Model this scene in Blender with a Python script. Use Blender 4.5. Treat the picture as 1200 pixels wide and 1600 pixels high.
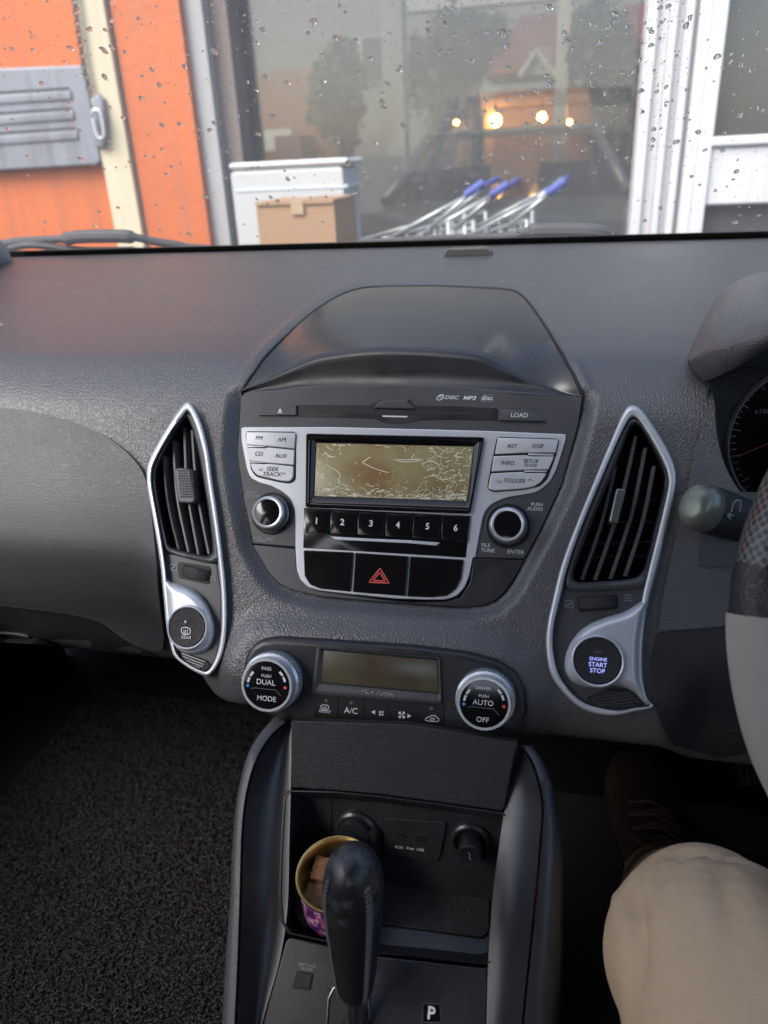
import bpy, math, random
import numpy as np
from mathutils import Vector, Matrix
from mathutils.bvhtree import BVHTree
from mathutils.geometry import delaunay_2d_cdt

for o in list(bpy.data.objects):
    bpy.data.objects.remove(o)
scene = bpy.context.scene
COL = scene.collection
random.seed(7); RNG = np.random.default_rng(7)

# ------------------------------------------------------------------ camera, sky, sun, exposure
F = 1200.0                                   # focal length in photo pixels (photo 1200 x 1600)
CAMZ = 1.25
AX = Vector((5600, -275, -F)).normalized()   # car X (right), Z (up), Y (forward) as seen by the camera
AU = Vector((-130, 2600, -1200)); AU = (AU - AX * AU.dot(AX)).normalized()
AY = -AU.cross(AX)
CAM = Vector((0, 0, CAMZ))
def ray(px, py):                             # world direction of a photo pixel, depth 1
    c = Vector(((px - 600) / F, (800 - py) / F, 1.0))
    return Vector((AX.dot(c), AY.dot(c), AU.dot(c)))
def at(px, py, d):
    return CAM + ray(px, py) * d
def at_y(px, py, y):
    r = ray(px, py); return CAM + r * (y / r.y)
def at_z(px, py, z):
    r = ray(px, py); return CAM + r * ((z - CAMZ) / r.z)
cam = bpy.data.cameras.new('camera'); camo = bpy.data.objects.new('camera', cam); COL.objects.link(camo)
right = Vector((AX.x, AY.x, AU.x)); up = Vector((AX.y, AY.y, AU.y)); fwd = Vector((AX.z, AY.z, AU.z))
camo.matrix_world = Matrix(((right.x, up.x, -fwd.x, CAM.x), (right.y, up.y, -fwd.y, CAM.y), (right.z, up.z, -fwd.z, CAM.z), (0, 0, 0, 1)))
cam.sensor_fit = 'VERTICAL'; cam.sensor_height = 36.0; cam.lens = 36.0 * F / 1600
cam.clip_start = 0.02; cam.clip_end = 600
cam.dof.use_dof = True; cam.dof.focus_distance = 0.62; cam.dof.aperture_fstop = 6.5
scene.camera = camo

world = bpy.data.worlds.new('World'); scene.world = world; world.use_nodes = True
wn = world.node_tree.nodes; wl = world.node_tree.links
sky = wn.new('ShaderNodeTexSky'); sky.sky_type = 'NISHITA'; sky.sun_disc = False
SUN_EL, SUN_AZ = math.radians(48), math.radians(215)     # azimuth clockwise from +Y
sky.sun_elevation = SUN_EL; sky.sun_rotation = SUN_AZ; sky.air_density = 1.0; sky.dust_density = 3.0; sky.ozone_density = 1.0
wl.new(sky.outputs[0], wn['Background'].inputs[0]); wn['Background'].inputs[1].default_value = 0.15
sl = bpy.data.lights.new('sun', 'SUN'); sl.energy = 1.5; sl.angle = math.radians(40); sl.color = (1.0, 0.98, 0.955)
so = bpy.data.objects.new('sun', sl); COL.objects.link(so)
sd = Vector((math.sin(SUN_AZ) * math.cos(SUN_EL), math.cos(SUN_AZ) * math.cos(SUN_EL), math.sin(SUN_EL)))
so.rotation_euler = sd.to_track_quat('Z', 'Y').to_euler(); so.location = (0, 0, 6)
scene.view_settings.view_transform = 'Standard'; scene.view_settings.look = 'None'
scene.view_settings.exposure = 1.3; scene.view_settings.gamma = 1
scene.render.engine = 'CYCLES'; scene.cycles.use_denoising = True
scene.cycles.max_bounces = 10; scene.cycles.transparent_max_bounces = 24; scene.cycles.sample_clamp_indirect = 4.0
scene.cycles.caustics_reflective = False; scene.cycles.caustics_refractive = False

# ------------------------------------------------------------------ materials
def lin(c): return tuple(((v / 12.92) if v <= 0.04045 else ((v + 0.055) / 1.055) ** 2.4) for v in c)
def mat(name, col, rough=0.5, metal=0.0, spec=0.5, var=0.0, vscale=40.0, bump=None, dust=None, rvar=0.0, coat=0.0, emit=None):
    """bump: list of (kind, scale, strength_m); dust: (colour, scale, amount)"""
    m = bpy.data.materials.new(name); m.use_nodes = True
    nt = m.node_tree; N = nt.nodes; L = nt.links; b = N['Principled BSDF']
    b.inputs['Roughness'].default_value = rough; b.inputs['Metallic'].default_value = metal
    b.inputs['Specular IOR Level'].default_value = spec; b.inputs['Coat Weight'].default_value = coat
    tc = N.new('ShaderNodeTexCoord').outputs['Object']
    c = None
    if var > 0:
        n = N.new('ShaderNodeTexNoise'); n.inputs['Scale'].default_value = vscale; n.inputs['Detail'].default_value = 6
        L.new(tc, n.inputs['Vector'])
        mx = N.new('ShaderNodeMix'); mx.data_type = 'RGBA'
        mx.inputs[6].default_value = (*[v * (1 - var) for v in col], 1); mx.inputs[7].default_value = (*[min(1, v * (1 + var)) for v in col], 1)
        L.new(n.outputs['Fac'], mx.inputs[0]); c = mx.outputs[2]
        if rvar > 0:
            mr = N.new('ShaderNodeMapRange'); mr.inputs[1].default_value = 0.3; mr.inputs[2].default_value = 0.7
            mr.inputs[3].default_value = max(0.02, rough - rvar); mr.inputs[4].default_value = min(1, rough + rvar)
            L.new(n.outputs['Fac'], mr.inputs[0]); L.new(mr.outputs[0], b.inputs['Roughness'])
    if dust:
        dc, ds, da = dust
        v = N.new('ShaderNodeTexVoronoi'); v.inputs['Scale'].default_value = ds; L.new(tc, v.inputs['Vector'])
        sep = N.new('ShaderNodeSeparateColor'); L.new(v.outputs['Color'], sep.inputs[0])
        th = N.new('ShaderNodeMath'); th.operation = 'MULTIPLY'; L.new(sep.outputs[0], th.inputs[0]); th.inputs[1].default_value = 0.16
        p = N.new('ShaderNodeMath'); p.operation = 'SUBTRACT'; L.new(th.outputs[0], p.inputs[0]); p.inputs[1].default_value = 0.03
        lt = N.new('ShaderNodeMath'); lt.operation = 'LESS_THAN'; L.new(v.outputs['Distance'], lt.inputs[0]); L.new(p.outputs[0], lt.inputs[1])
        n2 = N.new('ShaderNodeTexNoise'); n2.inputs['Scale'].default_value = ds * 0.04; n2.inputs['Detail'].default_value = 3; L.new(tc, n2.inputs['Vector'])
        n2r = N.new('ShaderNodeMapRange'); n2r.inputs[1].default_value = 0.4; n2r.inputs[2].default_value = 0.7; L.new(n2.outputs['Fac'], n2r.inputs[0])
        am = N.new('ShaderNodeMath'); am.operation = 'MULTIPLY'; L.new(lt.outputs[0], am.inputs[0]); L.new(n2r.outputs[0], am.inputs[1])
        am2 = N.new('ShaderNodeMath'); am2.operation = 'MULTIPLY'; L.new(am.outputs[0], am2.inputs[0]); am2.inputs[1].default_value = da
        mx = N.new('ShaderNodeMix'); mx.data_type = 'RGBA'; L.new(am2.outputs[0], mx.inputs[0])
        if c is not None: L.new(c, mx.inputs[6])
        else: mx.inputs[6].default_value = (*col, 1)
        mx.inputs[7].default_value = (*dc, 1); c = mx.outputs[2]
    if c is not None: L.new(c, b.inputs['Base Color'])
    else: b.inputs['Base Color'].default_value = (*col, 1)
    prev = None
    for kind, sc, st in (bump or []):
        bp = N.new('ShaderNodeBump'); bp.inputs['Distance'].default_value = st; bp.inputs['Strength'].default_value = 1.0
        if kind == 'voronoi':
            t = N.new('ShaderNodeTexVoronoi'); t.feature = 'DISTANCE_TO_EDGE'; t.inputs['Scale'].default_value = sc; t.inputs['Randomness'].default_value = 0.85
            L.new(tc, t.inputs['Vector'])
            cl = N.new('ShaderNodeMapRange'); cl.interpolation_type = 'SMOOTHSTEP'; cl.inputs[1].default_value = 0.0; cl.inputs[2].default_value = 0.30; L.new(t.outputs['Distance'], cl.inputs[0]); out = cl.outputs[0]
        elif kind == 'wave':
            t = N.new('ShaderNodeTexWave'); t.inputs['Scale'].default_value = sc; L.new(tc, t.inputs['Vector']); out = t.outputs['Fac']
        else:
            t = N.new('ShaderNodeTexNoise'); t.inputs['Scale'].default_value = sc; t.inputs['Detail'].default_value = 4; L.new(tc, t.inputs['Vector']); out = t.outputs['Fac']
        L.new(out, bp.inputs['Height'])
        if prev: L.new(prev, bp.inputs['Normal'])
        prev = bp.outputs['Normal']
    if prev: L.new(prev, b.inputs['Normal'])
    if emit:
        b.inputs['Emission Color'].default_value = (*emit[0], 1); b.inputs['Emission Strength'].default_value = emit[1]
    return m
M = {}
DUST = (0.35, 0.34, 0.32)
M['leather'] = mat('grained_dash', (0.068, 0.069, 0.0725), 0.36, spec=0.7, var=0.08, vscale=9, bump=[('voronoi', 360, 0.00020), ('voronoi', 700, 0.00006)], rvar=0.04, dust=(DUST, 700, 0.25))
M['lid'] = mat('fine_grain_lid', (0.050, 0.0512, 0.055), 0.42, var=0.06, vscale=12, bump=[('voronoi', 650, 0.00010)], rvar=0.05)
M['plastic'] = mat('charcoal_plastic', (0.052, 0.054, 0.059), 0.42, var=0.08, vscale=30, bump=[('noise', 1800, 0.00006)], rvar=0.05, dust=(DUST, 500, 0.5))
M['visor'] = mat('dusty_smooth_plastic', (0.040, 0.0395, 0.039), 0.20, var=0.18, vscale=14, rvar=0.10, dust=(DUST, 900, 0.5))
M['dark'] = mat('dark_plastic', (0.011, 0.0113, 0.0125), 0.5, var=0.1, vscale=25, bump=[('voronoi', 900, 0.0002)], rvar=0.06)
M['console'] = mat('console_plastic', (0.027, 0.0278, 0.030), 0.29, var=0.12, vscale=18, bump=[('noise', 1500, 0.00006)], rvar=0.07, dust=(DUST, 600, 0.35))
M['pod'] = mat('worn_black_plastic', (0.017, 0.0175, 0.019), 0.38, var=0.2, vscale=45, rvar=0.1, dust=(DUST, 900, 0.3))
M['key'] = mat('black_key', (0.008, 0.008, 0.009), 0.4, dust=(DUST, 800, 0.3))
M['slat'] = mat('grey_blade', (0.075, 0.077, 0.082), 0.4, var=.06)
M['black'] = mat('matt_black', (0.006, 0.006, 0.007), 0.6, var=0.1)
M['gloss'] = mat('gloss_black', (0.006, 0.006, 0.007), 0.10, var=0.1, rvar=0.03, dust=(DUST, 650, 0.55))
M['silver'] = mat('satin_silver', (0.54, 0.56, 0.59), 0.36, metal=0.35, var=0.03, vscale=60)
M['silverkey'] = mat('silver_key', (0.52, 0.53, 0.55), 0.42, metal=0.3, var=0.06, vscale=80)
M['satin'] = mat('grey_satin', (0.17, 0.175, 0.185), 0.30, metal=0.6, var=0.08, vscale=40)
M['chrome'] = mat('knob_chrome', (0.66, 0.665, 0.67), 0.26, metal=0.55, var=0.04)
M['white'] = mat('print_white', (0.62, 0.63, 0.64), 0.6)
M['polish'] = mat('polished_steel', (0.62, 0.62, 0.62), 0.12, metal=1.0)
M['grey'] = mat('print_grey', (0.30, 0.31, 0.32), 0.6)
M['ink'] = mat('print_ink', (0.05, 0.052, 0.058), 0.6)
M['red'] = mat('print_red', (0.62, 0.07, 0.06), 0.5)
M['blue'] = mat('print_blue', (0.03, 0.22, 0.60), 0.5)
M['start'] = mat('lit_lettering', (0.3, 0.33, 0.6), 0.5, emit=((0.36, 0.40, 1.0), 0.40))
M['knobleather'] = mat('worn_leather', (0.014, 0.014, 0.015), 0.33, var=0.25, vscale=60, rvar=0.10, bump=[('noise', 220, 0.0006), ('voronoi', 500, 0.0002)])
M['thread'] = mat('black_thread', (0.075, 0.075, 0.08), 0.6)
M['gold'] = mat('gold_tin', (0.72, 0.48, 0.17), 0.28, metal=0.9, var=0.1)
M['rubber'] = mat('black_rubber', (0.012, 0.012, 0.013), 0.65, var=0.1)
M['greycloth'] = mat('grey_suede', (0.35, 0.325, 0.29), 0.9, var=0.08, vscale=90, bump=[('noise', 1500, 0.0002)])
M['headliner'] = mat('headliner_cloth', (0.46, 0.465, 0.47), 0.9, var=0.05)
M['trouser'] = mat('beige_cotton', (0.60, 0.42, 0.255), 0.85, var=0.06, vscale=25, bump=[('noise', 60, 0.002), ('noise', 2200, 0.00015)])
M['shoe'] = mat('dark_brown_leather', (0.045, 0.028, 0.021), 0.38, var=0.2)
M['lace'] = mat('brown_lace', (0.10, 0.05, 0.035), 0.8)

def scuff(m, col, scale, lo, hi):
    nt = m.node_tree; N = nt.nodes; L = nt.links; b = N['Principled BSDF']; tc = N.new('ShaderNodeTexCoord'); n = N.new('ShaderNodeTexNoise'); n.inputs['Scale'].default_value = scale; n.inputs['Detail'].default_value = 7; n.inputs['Roughness'].default_value = .65
    L.new(tc.outputs['Object'], n.inputs['Vector']); mr = N.new('ShaderNodeMapRange'); mr.inputs[1].default_value = lo; mr.inputs[2].default_value = hi; L.new(n.outputs['Fac'], mr.inputs[0])
    mx = N.new('ShaderNodeMix'); mx.data_type = 'RGBA'; L.new(mr.outputs[0], mx.inputs[0]); src = b.inputs['Base Color'].links[0].from_socket; L.new(src, mx.inputs[6]); mx.inputs[7].default_value = (*col, 1); L.new(mx.outputs[2], b.inputs['Base Color'])
def streaks(m, col, amt, sx=26.0, sz=1.1):
    nt = m.node_tree; N = nt.nodes; L = nt.links; b = N['Principled BSDF']; tc = N.new('ShaderNodeTexCoord'); mp = N.new('ShaderNodeMapping'); mp.inputs['Scale'].default_value = (sx, sx, sz); L.new(tc.outputs['Object'], mp.inputs[0])
    n = N.new('ShaderNodeTexNoise'); n.inputs['Scale'].default_value = 1.0; n.inputs['Detail'].default_value = 6; L.new(mp.outputs[0], n.inputs['Vector']); mr = N.new('ShaderNodeMapRange'); mr.inputs[1].default_value = .48; mr.inputs[2].default_value = .72; mr.inputs[4].default_value = amt; L.new(n.outputs['Fac'], mr.inputs[0])
    mx = N.new('ShaderNodeMix'); mx.data_type = 'RGBA'; L.new(mr.outputs[0], mx.inputs[0]); L.new(b.inputs['Base Color'].links[0].from_socket, mx.inputs[6]); mx.inputs[7].default_value = (*col, 1); L.new(mx.outputs[2], b.inputs['Base Color'])
M['crown'] = mat('scuffed_crown', (0.016, 0.016, 0.017), 0.38, var=0.25, vscale=60, rvar=0.12, bump=[('noise', 320, 0.0003)]); scuff(M['crown'], (0.050, 0.052, 0.056), 95, .50, .60)
_nt = M['crown'].node_tree; _mr = [n for n in _nt.nodes if n.type == 'MAP_RANGE'][-1]; _mx = _mr.outputs[0].links[0].to_node; _sp = _nt.nodes.new('ShaderNodeSeparateXYZ'); _tc = _nt.nodes.new('ShaderNodeTexCoord'); _nt.links.new(_tc.outputs['Object'], _sp.inputs[0])
_m2 = _nt.nodes.new('ShaderNodeMapRange'); _m2.inputs[1].default_value = .120; _m2.inputs[2].default_value = .135; _nt.links.new(_sp.outputs[2], _m2.inputs[0]); _mm = _nt.nodes.new('ShaderNodeMath'); _mm.operation = 'MULTIPLY'; _nt.links.new(_mr.outputs[0], _mm.inputs[0]); _nt.links.new(_m2.outputs[0], _mm.inputs[1]); _nt.links.new(_mm.outputs[0], _mx.inputs[0])
# ------------------------------------------------------------------ object helpers
def srgb_free(*a): return a
def mesh_obj(name, verts, faces, m, parent=None, smooth=True, angle=35, uv=None):
    me = bpy.data.meshes.new(name)
    off = parent_loc(parent)
    me.from_pydata([tuple(Vector(v) - off) for v in verts], [], faces)
    me.validate(); me.update()
    import bmesh
    bm = bmesh.new(); bm.from_mesh(me); bmesh.ops.recalc_face_normals(bm, faces=bm.faces); bm.to_mesh(me); bm.free()
    if smooth:
        me.shade_smooth(); me.set_sharp_from_angle(angle=math.radians(angle))
        for pg in me.polygons:
            if len(pg.vertices) > 6: pg.use_smooth = False
    if m: me.materials.append(m)
    o = bpy.data.objects.new(name, me); COL.objects.link(o)
    if parent: o.parent = parent
    return o
def parent_loc(p):
    v = Vector((0, 0, 0))
    while p is not None: v += p.location; p = p.parent
    return v
def thing(name, loc, label, cat, group=None):
    o = bpy.data.objects.new(name, None); o.empty_display_size = 0.02; COL.objects.link(o); o.location = loc
    return tag(o, label, cat, group)
def tag(o, label=None, cat=None, group=None, kind=None):
    if label: o['label'] = label
    if cat: o['category'] = cat
    if group: o['group'] = group
    if kind: o['kind'] = kind
    return o
class MB:
    def __init__(s): s.v = []; s.f = []
    def add(s, vs, fs):
        k = len(s.v); s.v += [Vector(v) for v in vs]; s.f += [tuple(i + k for i in f) for f in fs]; return s
    def box(s, c, dx, dy, dz):          # c centre, three half-axis vectors
        c, dx, dy, dz = map(Vector, (c, dx, dy, dz))
        vs = [c + sx * dx + sy * dy + sz * dz for sx in (-1, 1) for sy in (-1, 1) for sz in (-1, 1)]
        return s.add(vs, [(0, 1, 3, 2), (4, 6, 7, 5), (0, 4, 5, 1), (2, 3, 7, 6), (0, 2, 6, 4), (1, 5, 7, 3)])
    def bx(s, x0, x1, y0, y1, z0, z1):
        return s.box(((x0 + x1) / 2, (y0 + y1) / 2, (z0 + z1) / 2), ((x1 - x0) / 2, 0, 0), (0, (y1 - y0) / 2, 0), (0, 0, (z1 - z0) / 2))
    def tube(s, pts, r, seg=8, caps=True, squash=None):
        pts = [Vector(p) for p in pts]; n = len(pts); rr = r if hasattr(r, '__len__') else [r] * n
        t0 = (pts[1] - pts[0]).normalized(); a = t0.orthogonal().normalized(); rings = []
        for i, p in enumerate(pts):
            t = (pts[min(i + 1, n - 1)] - pts[max(i - 1, 0)]).normalized()
            a = (a - t * a.dot(t)).normalized(); b = t.cross(a)
            rings.append([p + (a * math.cos(2 * math.pi * j / seg) + b * math.sin(2 * math.pi * j / seg)) * rr[i] for j in range(seg)])
        vs = [v for g in rings for v in g]; fs = []
        for i in range(n - 1):
            for j in range(seg): k = (j + 1) % seg; fs.append((i * seg + j, i * seg + k, (i + 1) * seg + k, (i + 1) * seg + j))
        if caps: fs += [tuple(range(seg - 1, -1, -1)), tuple((n - 1) * seg + j for j in range(seg))]
        return s.add(vs, fs)
    def loft(s, rings, closed=True, cap=False):
        n = len(rings[0]); vs = [v for g in rings for v in g]; fs = []
        for i in range(len(rings) - 1):
            for j in range(n if closed else n - 1):
                k = (j + 1) % n; fs.append((i * n + j, i * n + k, (i + 1) * n + k, (i + 1) * n + j))
        if cap: fs += [tuple(range(n - 1, -1, -1)), tuple((len(rings) - 1) * n + j for j in range(n))]
        return s.add(vs, fs)
    def obj(s, name, m, parent=None, smooth=True, angle=35): return mesh_obj(name, s.v, s.f, m, parent, smooth, angle)

class Plane:
    def __init__(s, p, slope, yaw=0.0):
        a = math.radians(slope); s.p = Vector(p)
        s.u = Vector((math.cos(yaw), math.sin(yaw), 0))
        f = Vector((-math.sin(yaw), math.cos(yaw), 0))
        s.v = f * math.cos(a) + Vector((0, 0, math.sin(a))); s.n = s.u.cross(s.v)
    def hit(s, px, py, h=0.0):
        r = ray(px, py); d = ((s.p + s.n * h) - CAM).dot(s.n) / r.dot(s.n); q = CAM + r * d - s.p
        return (q.dot(s.u), q.dot(s.v))
    def w(s, uv, h=0.0): return s.p + s.u * uv[0] + s.v * uv[1] + s.n * h
    def W(s, px, py, h=0.0): return s.w(s.hit(px, py, h), h)
    def mpp(s, px, py, h=0.0):          # metres per photo pixel there
        return (s.W(px + 1, py, h) - s.W(px - 1, py, h)).length / 2
ZT = {'A': (360, 590, 280 / 1200), 'B': (640, 590, 280 / 1200), 'C': (360, 750, 280 / 1200), 'D': (640, 750, 280 / 1200),
      '3': (360, 430, 560 / 1200), '4': (340, 960, 520 / 1200), '5': (200, 600, 0.3), '6': (840, 600, 360 / 1067.0),
      '7': (340, 1120, 560 / 1200), '8': (840, 1140, 0.3), 'P': (0, 0, 1.0), 'E': (0, 0, 0.5), 'G': (600, 0, 0.5)}
def pl(z, s):
    x0, y0, k = ZT[z]
    return [(x0 + float(a.split(',')[0]) * k, y0 + float(a.split(',')[1]) * k) for a in s.split()]
def p1(z, x, y): return pl(z, '%f,%f' % (x, y))[0]
def area(p): return 0.5 * sum(p[i][0] * p[(i + 1) % len(p)][1] - p[(i + 1) % len(p)][0] * p[i][1] for i in range(len(p)))
def ccw(p): return p if area(p) > 0 else p[::-1]
def fillet(p, r, n=5):                  # round the corners of a polygon
    out = []; k = len(p)
    for i in range(k):
        a, b, c = (Vector(p[(i + d) % k]) for d in (-1, 0, 1))
        la, lc = (a - b).length, (c - b).length
        if la < 1e-9 or lc < 1e-9: continue
        d = min(r, 0.48 * la, 0.48 * lc); s = b + (a - b) * (d / la); e = b + (c - b) * (d / lc)
        for j in range(n + 1):
            t = j / n; q = s * (1 - t) ** 2 + b * 2 * t * (1 - t) + e * t * t; out.append((q.x, q.y))
    return out
def cr(p, n=6, closed=True):            # Catmull-Rom, any dimension
    out = []; k = len(p); P = [np.array(q, float) for q in p]
    for i in range(k if closed else k - 1):
        g = (lambda j: P[j % k]) if closed else (lambda j: P[min(max(j, 0), k - 1)])
        a, b, c, d = g(i - 1), g(i), g(i + 1), g(i + 2)
        for j in range(n):
            t = j / n; out.append(tuple(0.5 * (2 * b + (c - a) * t + (2 * a - 5 * b + 4 * c - d) * t * t + (3 * b - a - 3 * c + d) * t ** 3)))
    if not closed: out.append(tuple(P[-1]))
    return out
def resample(p, n, closed=True):
    q = [np.array(a, float) for a in p] + ([np.array(p[0], float)] if closed else [])
    s = np.r_[0, np.cumsum([np.linalg.norm(q[i + 1] - q[i]) for i in range(len(q) - 1)])]; Q = np.array(q)
    t = np.linspace(0, s[-1], n, endpoint=not closed)
    return [tuple(np.interp(a, s, Q[:, c]) for c in range(Q.shape[1])) for a in t]
def inset(p, d):
    p = ccw(p); k = len(p); out = []
    for i in range(k):
        a, b, c = (Vector(p[(i + e) % k]) for e in (-1, 0, 1))
        e1 = (b - a); e2 = (c - b)
        if e1.length < 1e-9: e1 = e2
        if e2.length < 1e-9: e2 = e1
        e1.normalize(); e2.normalize(); n1 = Vector((-e1.y, e1.x)); n2 = Vector((-e2.y, e2.x))
        m = n1 + n2
        if m.length < 1e-6: m = n1
        m.normalize(); q = b + m * (d / max(0.45, m.dot(n1))); out.append((q.x, q.y))
    return out
def plate(mb, pln, px, h0, h1, bev=0.0006, smooth=False, r=0.0, steps=3, dome=0.0):
    """a solid with the outline px (photo pixels, taken at height h1), from h0 up to h1 above the plane, top edge rounded"""
    px = cr(px, 6) if smooth else px
    uv = ccw([pln.hit(x, y, h1) for x, y in px])
    if r > 0: uv = fillet(uv, r * pln.mpp(*px[0]))
    rings = [[pln.w(q, h0) for q in uv]]
    for i in range(steps + 1):
        t = i / steps * math.pi / 2
        q2 = inset(uv, bev * (1 - math.cos(t))); rings.append([pln.w(q, h1 - bev + bev * math.sin(t)) for q in q2])
    n = len(uv); k0 = len(mb.v); mb.loft(rings)
    top = [k0 + (len(rings) - 1) * n + i for i in range(n)]
    mb.f.append(tuple(top)); mb.f.append(tuple(k0 + i for i in range(n - 1, -1, -1)))
    return mb
def PL(name, pln, px, h0, h1, m, parent, **k): return plate(MB(), pln, px, h0, h1, **k).obj(name, m, parent)
def dome(pln, px, h0, h1, w, step, name, m, parent, smooth=True):
    px = cr(px, 6) if smooth else px
    poly = np.array(px, float); b0, b1 = poly.min(0), poly.max(0)
    gx, gy = np.meshgrid(np.arange(b0[0], b1[0], step), np.arange(b0[1], b1[1], step)); g = np.stack([gx.ravel(), gy.ravel()], 1)
    g = g[sdist(g, poly) < -step * 0.45]; nb = len(poly)
    vo, eo, fo, ov, _, _ = delaunay_2d_cdt([Vector(p) for p in poly] + [Vector(p) for p in g], [], [list(range(nb))], 1, 1e-4)
    P_ = np.array([list(p) for p in vo]); d = np.clip(-sdist(P_, poly) / w, 0, 1); h = h0 + (h1 - h0) * np.sqrt(np.clip(1 - (1 - d) ** 2, 0, 1))
    mb = MB(); mb.add([pln.W(p[0], p[1], hh) for p, hh in zip(P_, h)], [tuple(f) for f in fo])
    return mb.obj(name, m, parent, angle=80)
def ring(mb, pln, outer, inner, prof, n=None):
    """band between two outlines; prof = [(f, h)] with f 0 at outer, 1 at inner. outlines paired point by point"""
    if n: outer, inner = resample(outer, n), resample(inner, n)
    rings = []
    for f, h in prof:
        rings.append([pln.W(o[0] + (i[0] - o[0]) * f, o[1] + (i[1] - o[1]) * f, h) for o, i in zip(outer, inner)])
    return mb.loft(rings)
def lathe(mb, pln, c, prof, seg=48, knurl=None, tilt=None):
    """prof [(r, h)] round the plane's normal at uv centre c"""
    rings = []
    for i, (r, h) in enumerate(prof):
        g = []
        for j in range(seg):
            a = 2 * math.pi * j / seg; rr = r * (1 + (0.030 if knurl and i in knurl and j % 2 else 0))
            g.append(pln.w((c[0] + rr * math.cos(a), c[1] + rr * math.sin(a)), h))
        rings.append(g)
    mb.loft(rings); n = len(mb.v); mb.f.append(tuple(n - seg + j for j in range(seg)))
    return mb
def text(s, pln, px, py, hpx, h, m, parent, name='lettering', shear=0.0, sx=1.0, spacing=1.0, rot=0.0, bold=0.0, label=None):
    cu = bpy.data.curves.new(name, 'FONT'); cu.body = s; cu.align_x = 'CENTER'; cu.align_y = 'CENTER'
    mpp = pln.mpp(px, py, h); cu.size = hpx * mpp / 0.70; cu.shear = shear; cu.space_character = spacing
    cu.extrude = 0.00012; cu.resolution_u = 3; cu.offset = bold * cu.size
    o = bpy.data.objects.new(name, cu); COL.objects.link(o)
    bpy.context.view_layer.update()
    me = bpy.data.meshes.new_from_object(o.evaluated_get(bpy.context.evaluated_depsgraph_get()))
    bpy.data.objects.remove(o); bpy.data.curves.remove(cu)
    pos = pln.w(pln.hit(px, py, h), h)
    rm = Matrix((pln.u, pln.v, pln.n)).transposed().to_4x4() @ Matrix.Rotation(rot, 4, 'Z') @ Matrix.Diagonal((sx, 1, 1, 1))
    me.transform(Matrix.Translation(pos - parent_loc(parent)) @ rm)
    me.materials.append(m); me.name = name
    o = bpy.data.objects.new(name, me); COL.objects.link(o); o.parent = parent
    if label: o['label'] = label
    return o
def stroke(mb, pln, pts, wpx, h, closed=False, t=0.0002):
    """a printed line of width wpx along photo-pixel points"""
    w = wpx * pln.mpp(*pts[0]) / 2; uv = [Vector(pln.hit(x, y, h)) for x, y in pts]; n = len(uv)
    a, b = [], []
    for i in range(n):
        p, q = (uv[(i - 1) % n], uv[(i + 1) % n]) if closed else (uv[max(i - 1, 0)], uv[min(i + 1, n - 1)])
        d = (q - p).normalized(); nn = Vector((-d.y, d.x)); a.append(uv[i] + nn * w); b.append(uv[i] - nn * w)
    r = [[pln.w(x, h - t) for x in a], [pln.w(x, h) for x in a], [pln.w(x, h) for x in b], [pln.w(x, h - t) for x in b]]
    if closed: mb.loft(r)
    else: mb.loft(r, closed=False)
    return mb
def circ(x, y, r, n=20, a0=0, a1=360, ry=None):
    return [(x + r * math.cos(math.radians(a0 + (a1 - a0) * i / (n if a1 - a0 >= 360 else n - 1))), y - (ry or r) * math.sin(math.radians(a0 + (a1 - a0) * i / (n if a1 - a0 >= 360 else n - 1)))) for i in range(n)]

# ------------------------------------------------------------------ numpy projection helpers
RM = np.array([list(AX), list(AY), list(AU)])
def project(v):
    c = (np.asarray(v, float) - np.array([0, 0, CAMZ])) @ RM
    return np.stack([600 + F * c[:, 0] / c[:, 2], 800 - F * c[:, 1] / c[:, 2]], 1)
def sdist(p, poly):                      # signed distance, negative inside
    poly = np.array(poly, float); A = poly; B = np.roll(poly, -1, 0)
    d = np.full(len(p), 1e9); inside = np.zeros(len(p), bool)
    for a, b in zip(A, B):
        e = b - a; L2 = (e @ e) or 1e-12; t = np.clip(((p - a) @ e) / L2, 0, 1)
        d = np.minimum(d, np.linalg.norm(p - a - t[:, None] * e, axis=1))
        c = (a[1] > p[:, 1]) != (b[1] > p[:, 1])
        with np.errstate(divide='ignore', invalid='ignore'):
            x = (b[0] - a[0]) * (p[:, 1] - a[1]) / (b[1] - a[1]) + a[0]
        inside ^= c & (p[:, 0] < x)
    return np.where(inside, -d, d)
def sstep(a, b, x):
    t = np.clip((x - a) / (b - a), 0, 1); return t * t * (3 - 2 * t)

XC = -0.12                                # the car's centre line
R0 = lambda y, z: (XC, y, z + CAMZ)
PF = Plane(R0(0.568, -0.2568), 60)        # radio fascia
PV = Plane(Vector(R0(0.568, -0.2568)) + PF.n * 0.008, 60)   # padded face round it
PG = Plane(R0(0.4712, -0.3766), 67)       # climate panel
PK = Plane(R0(0.3875, -0.4673), 44)       # centre console

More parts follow.
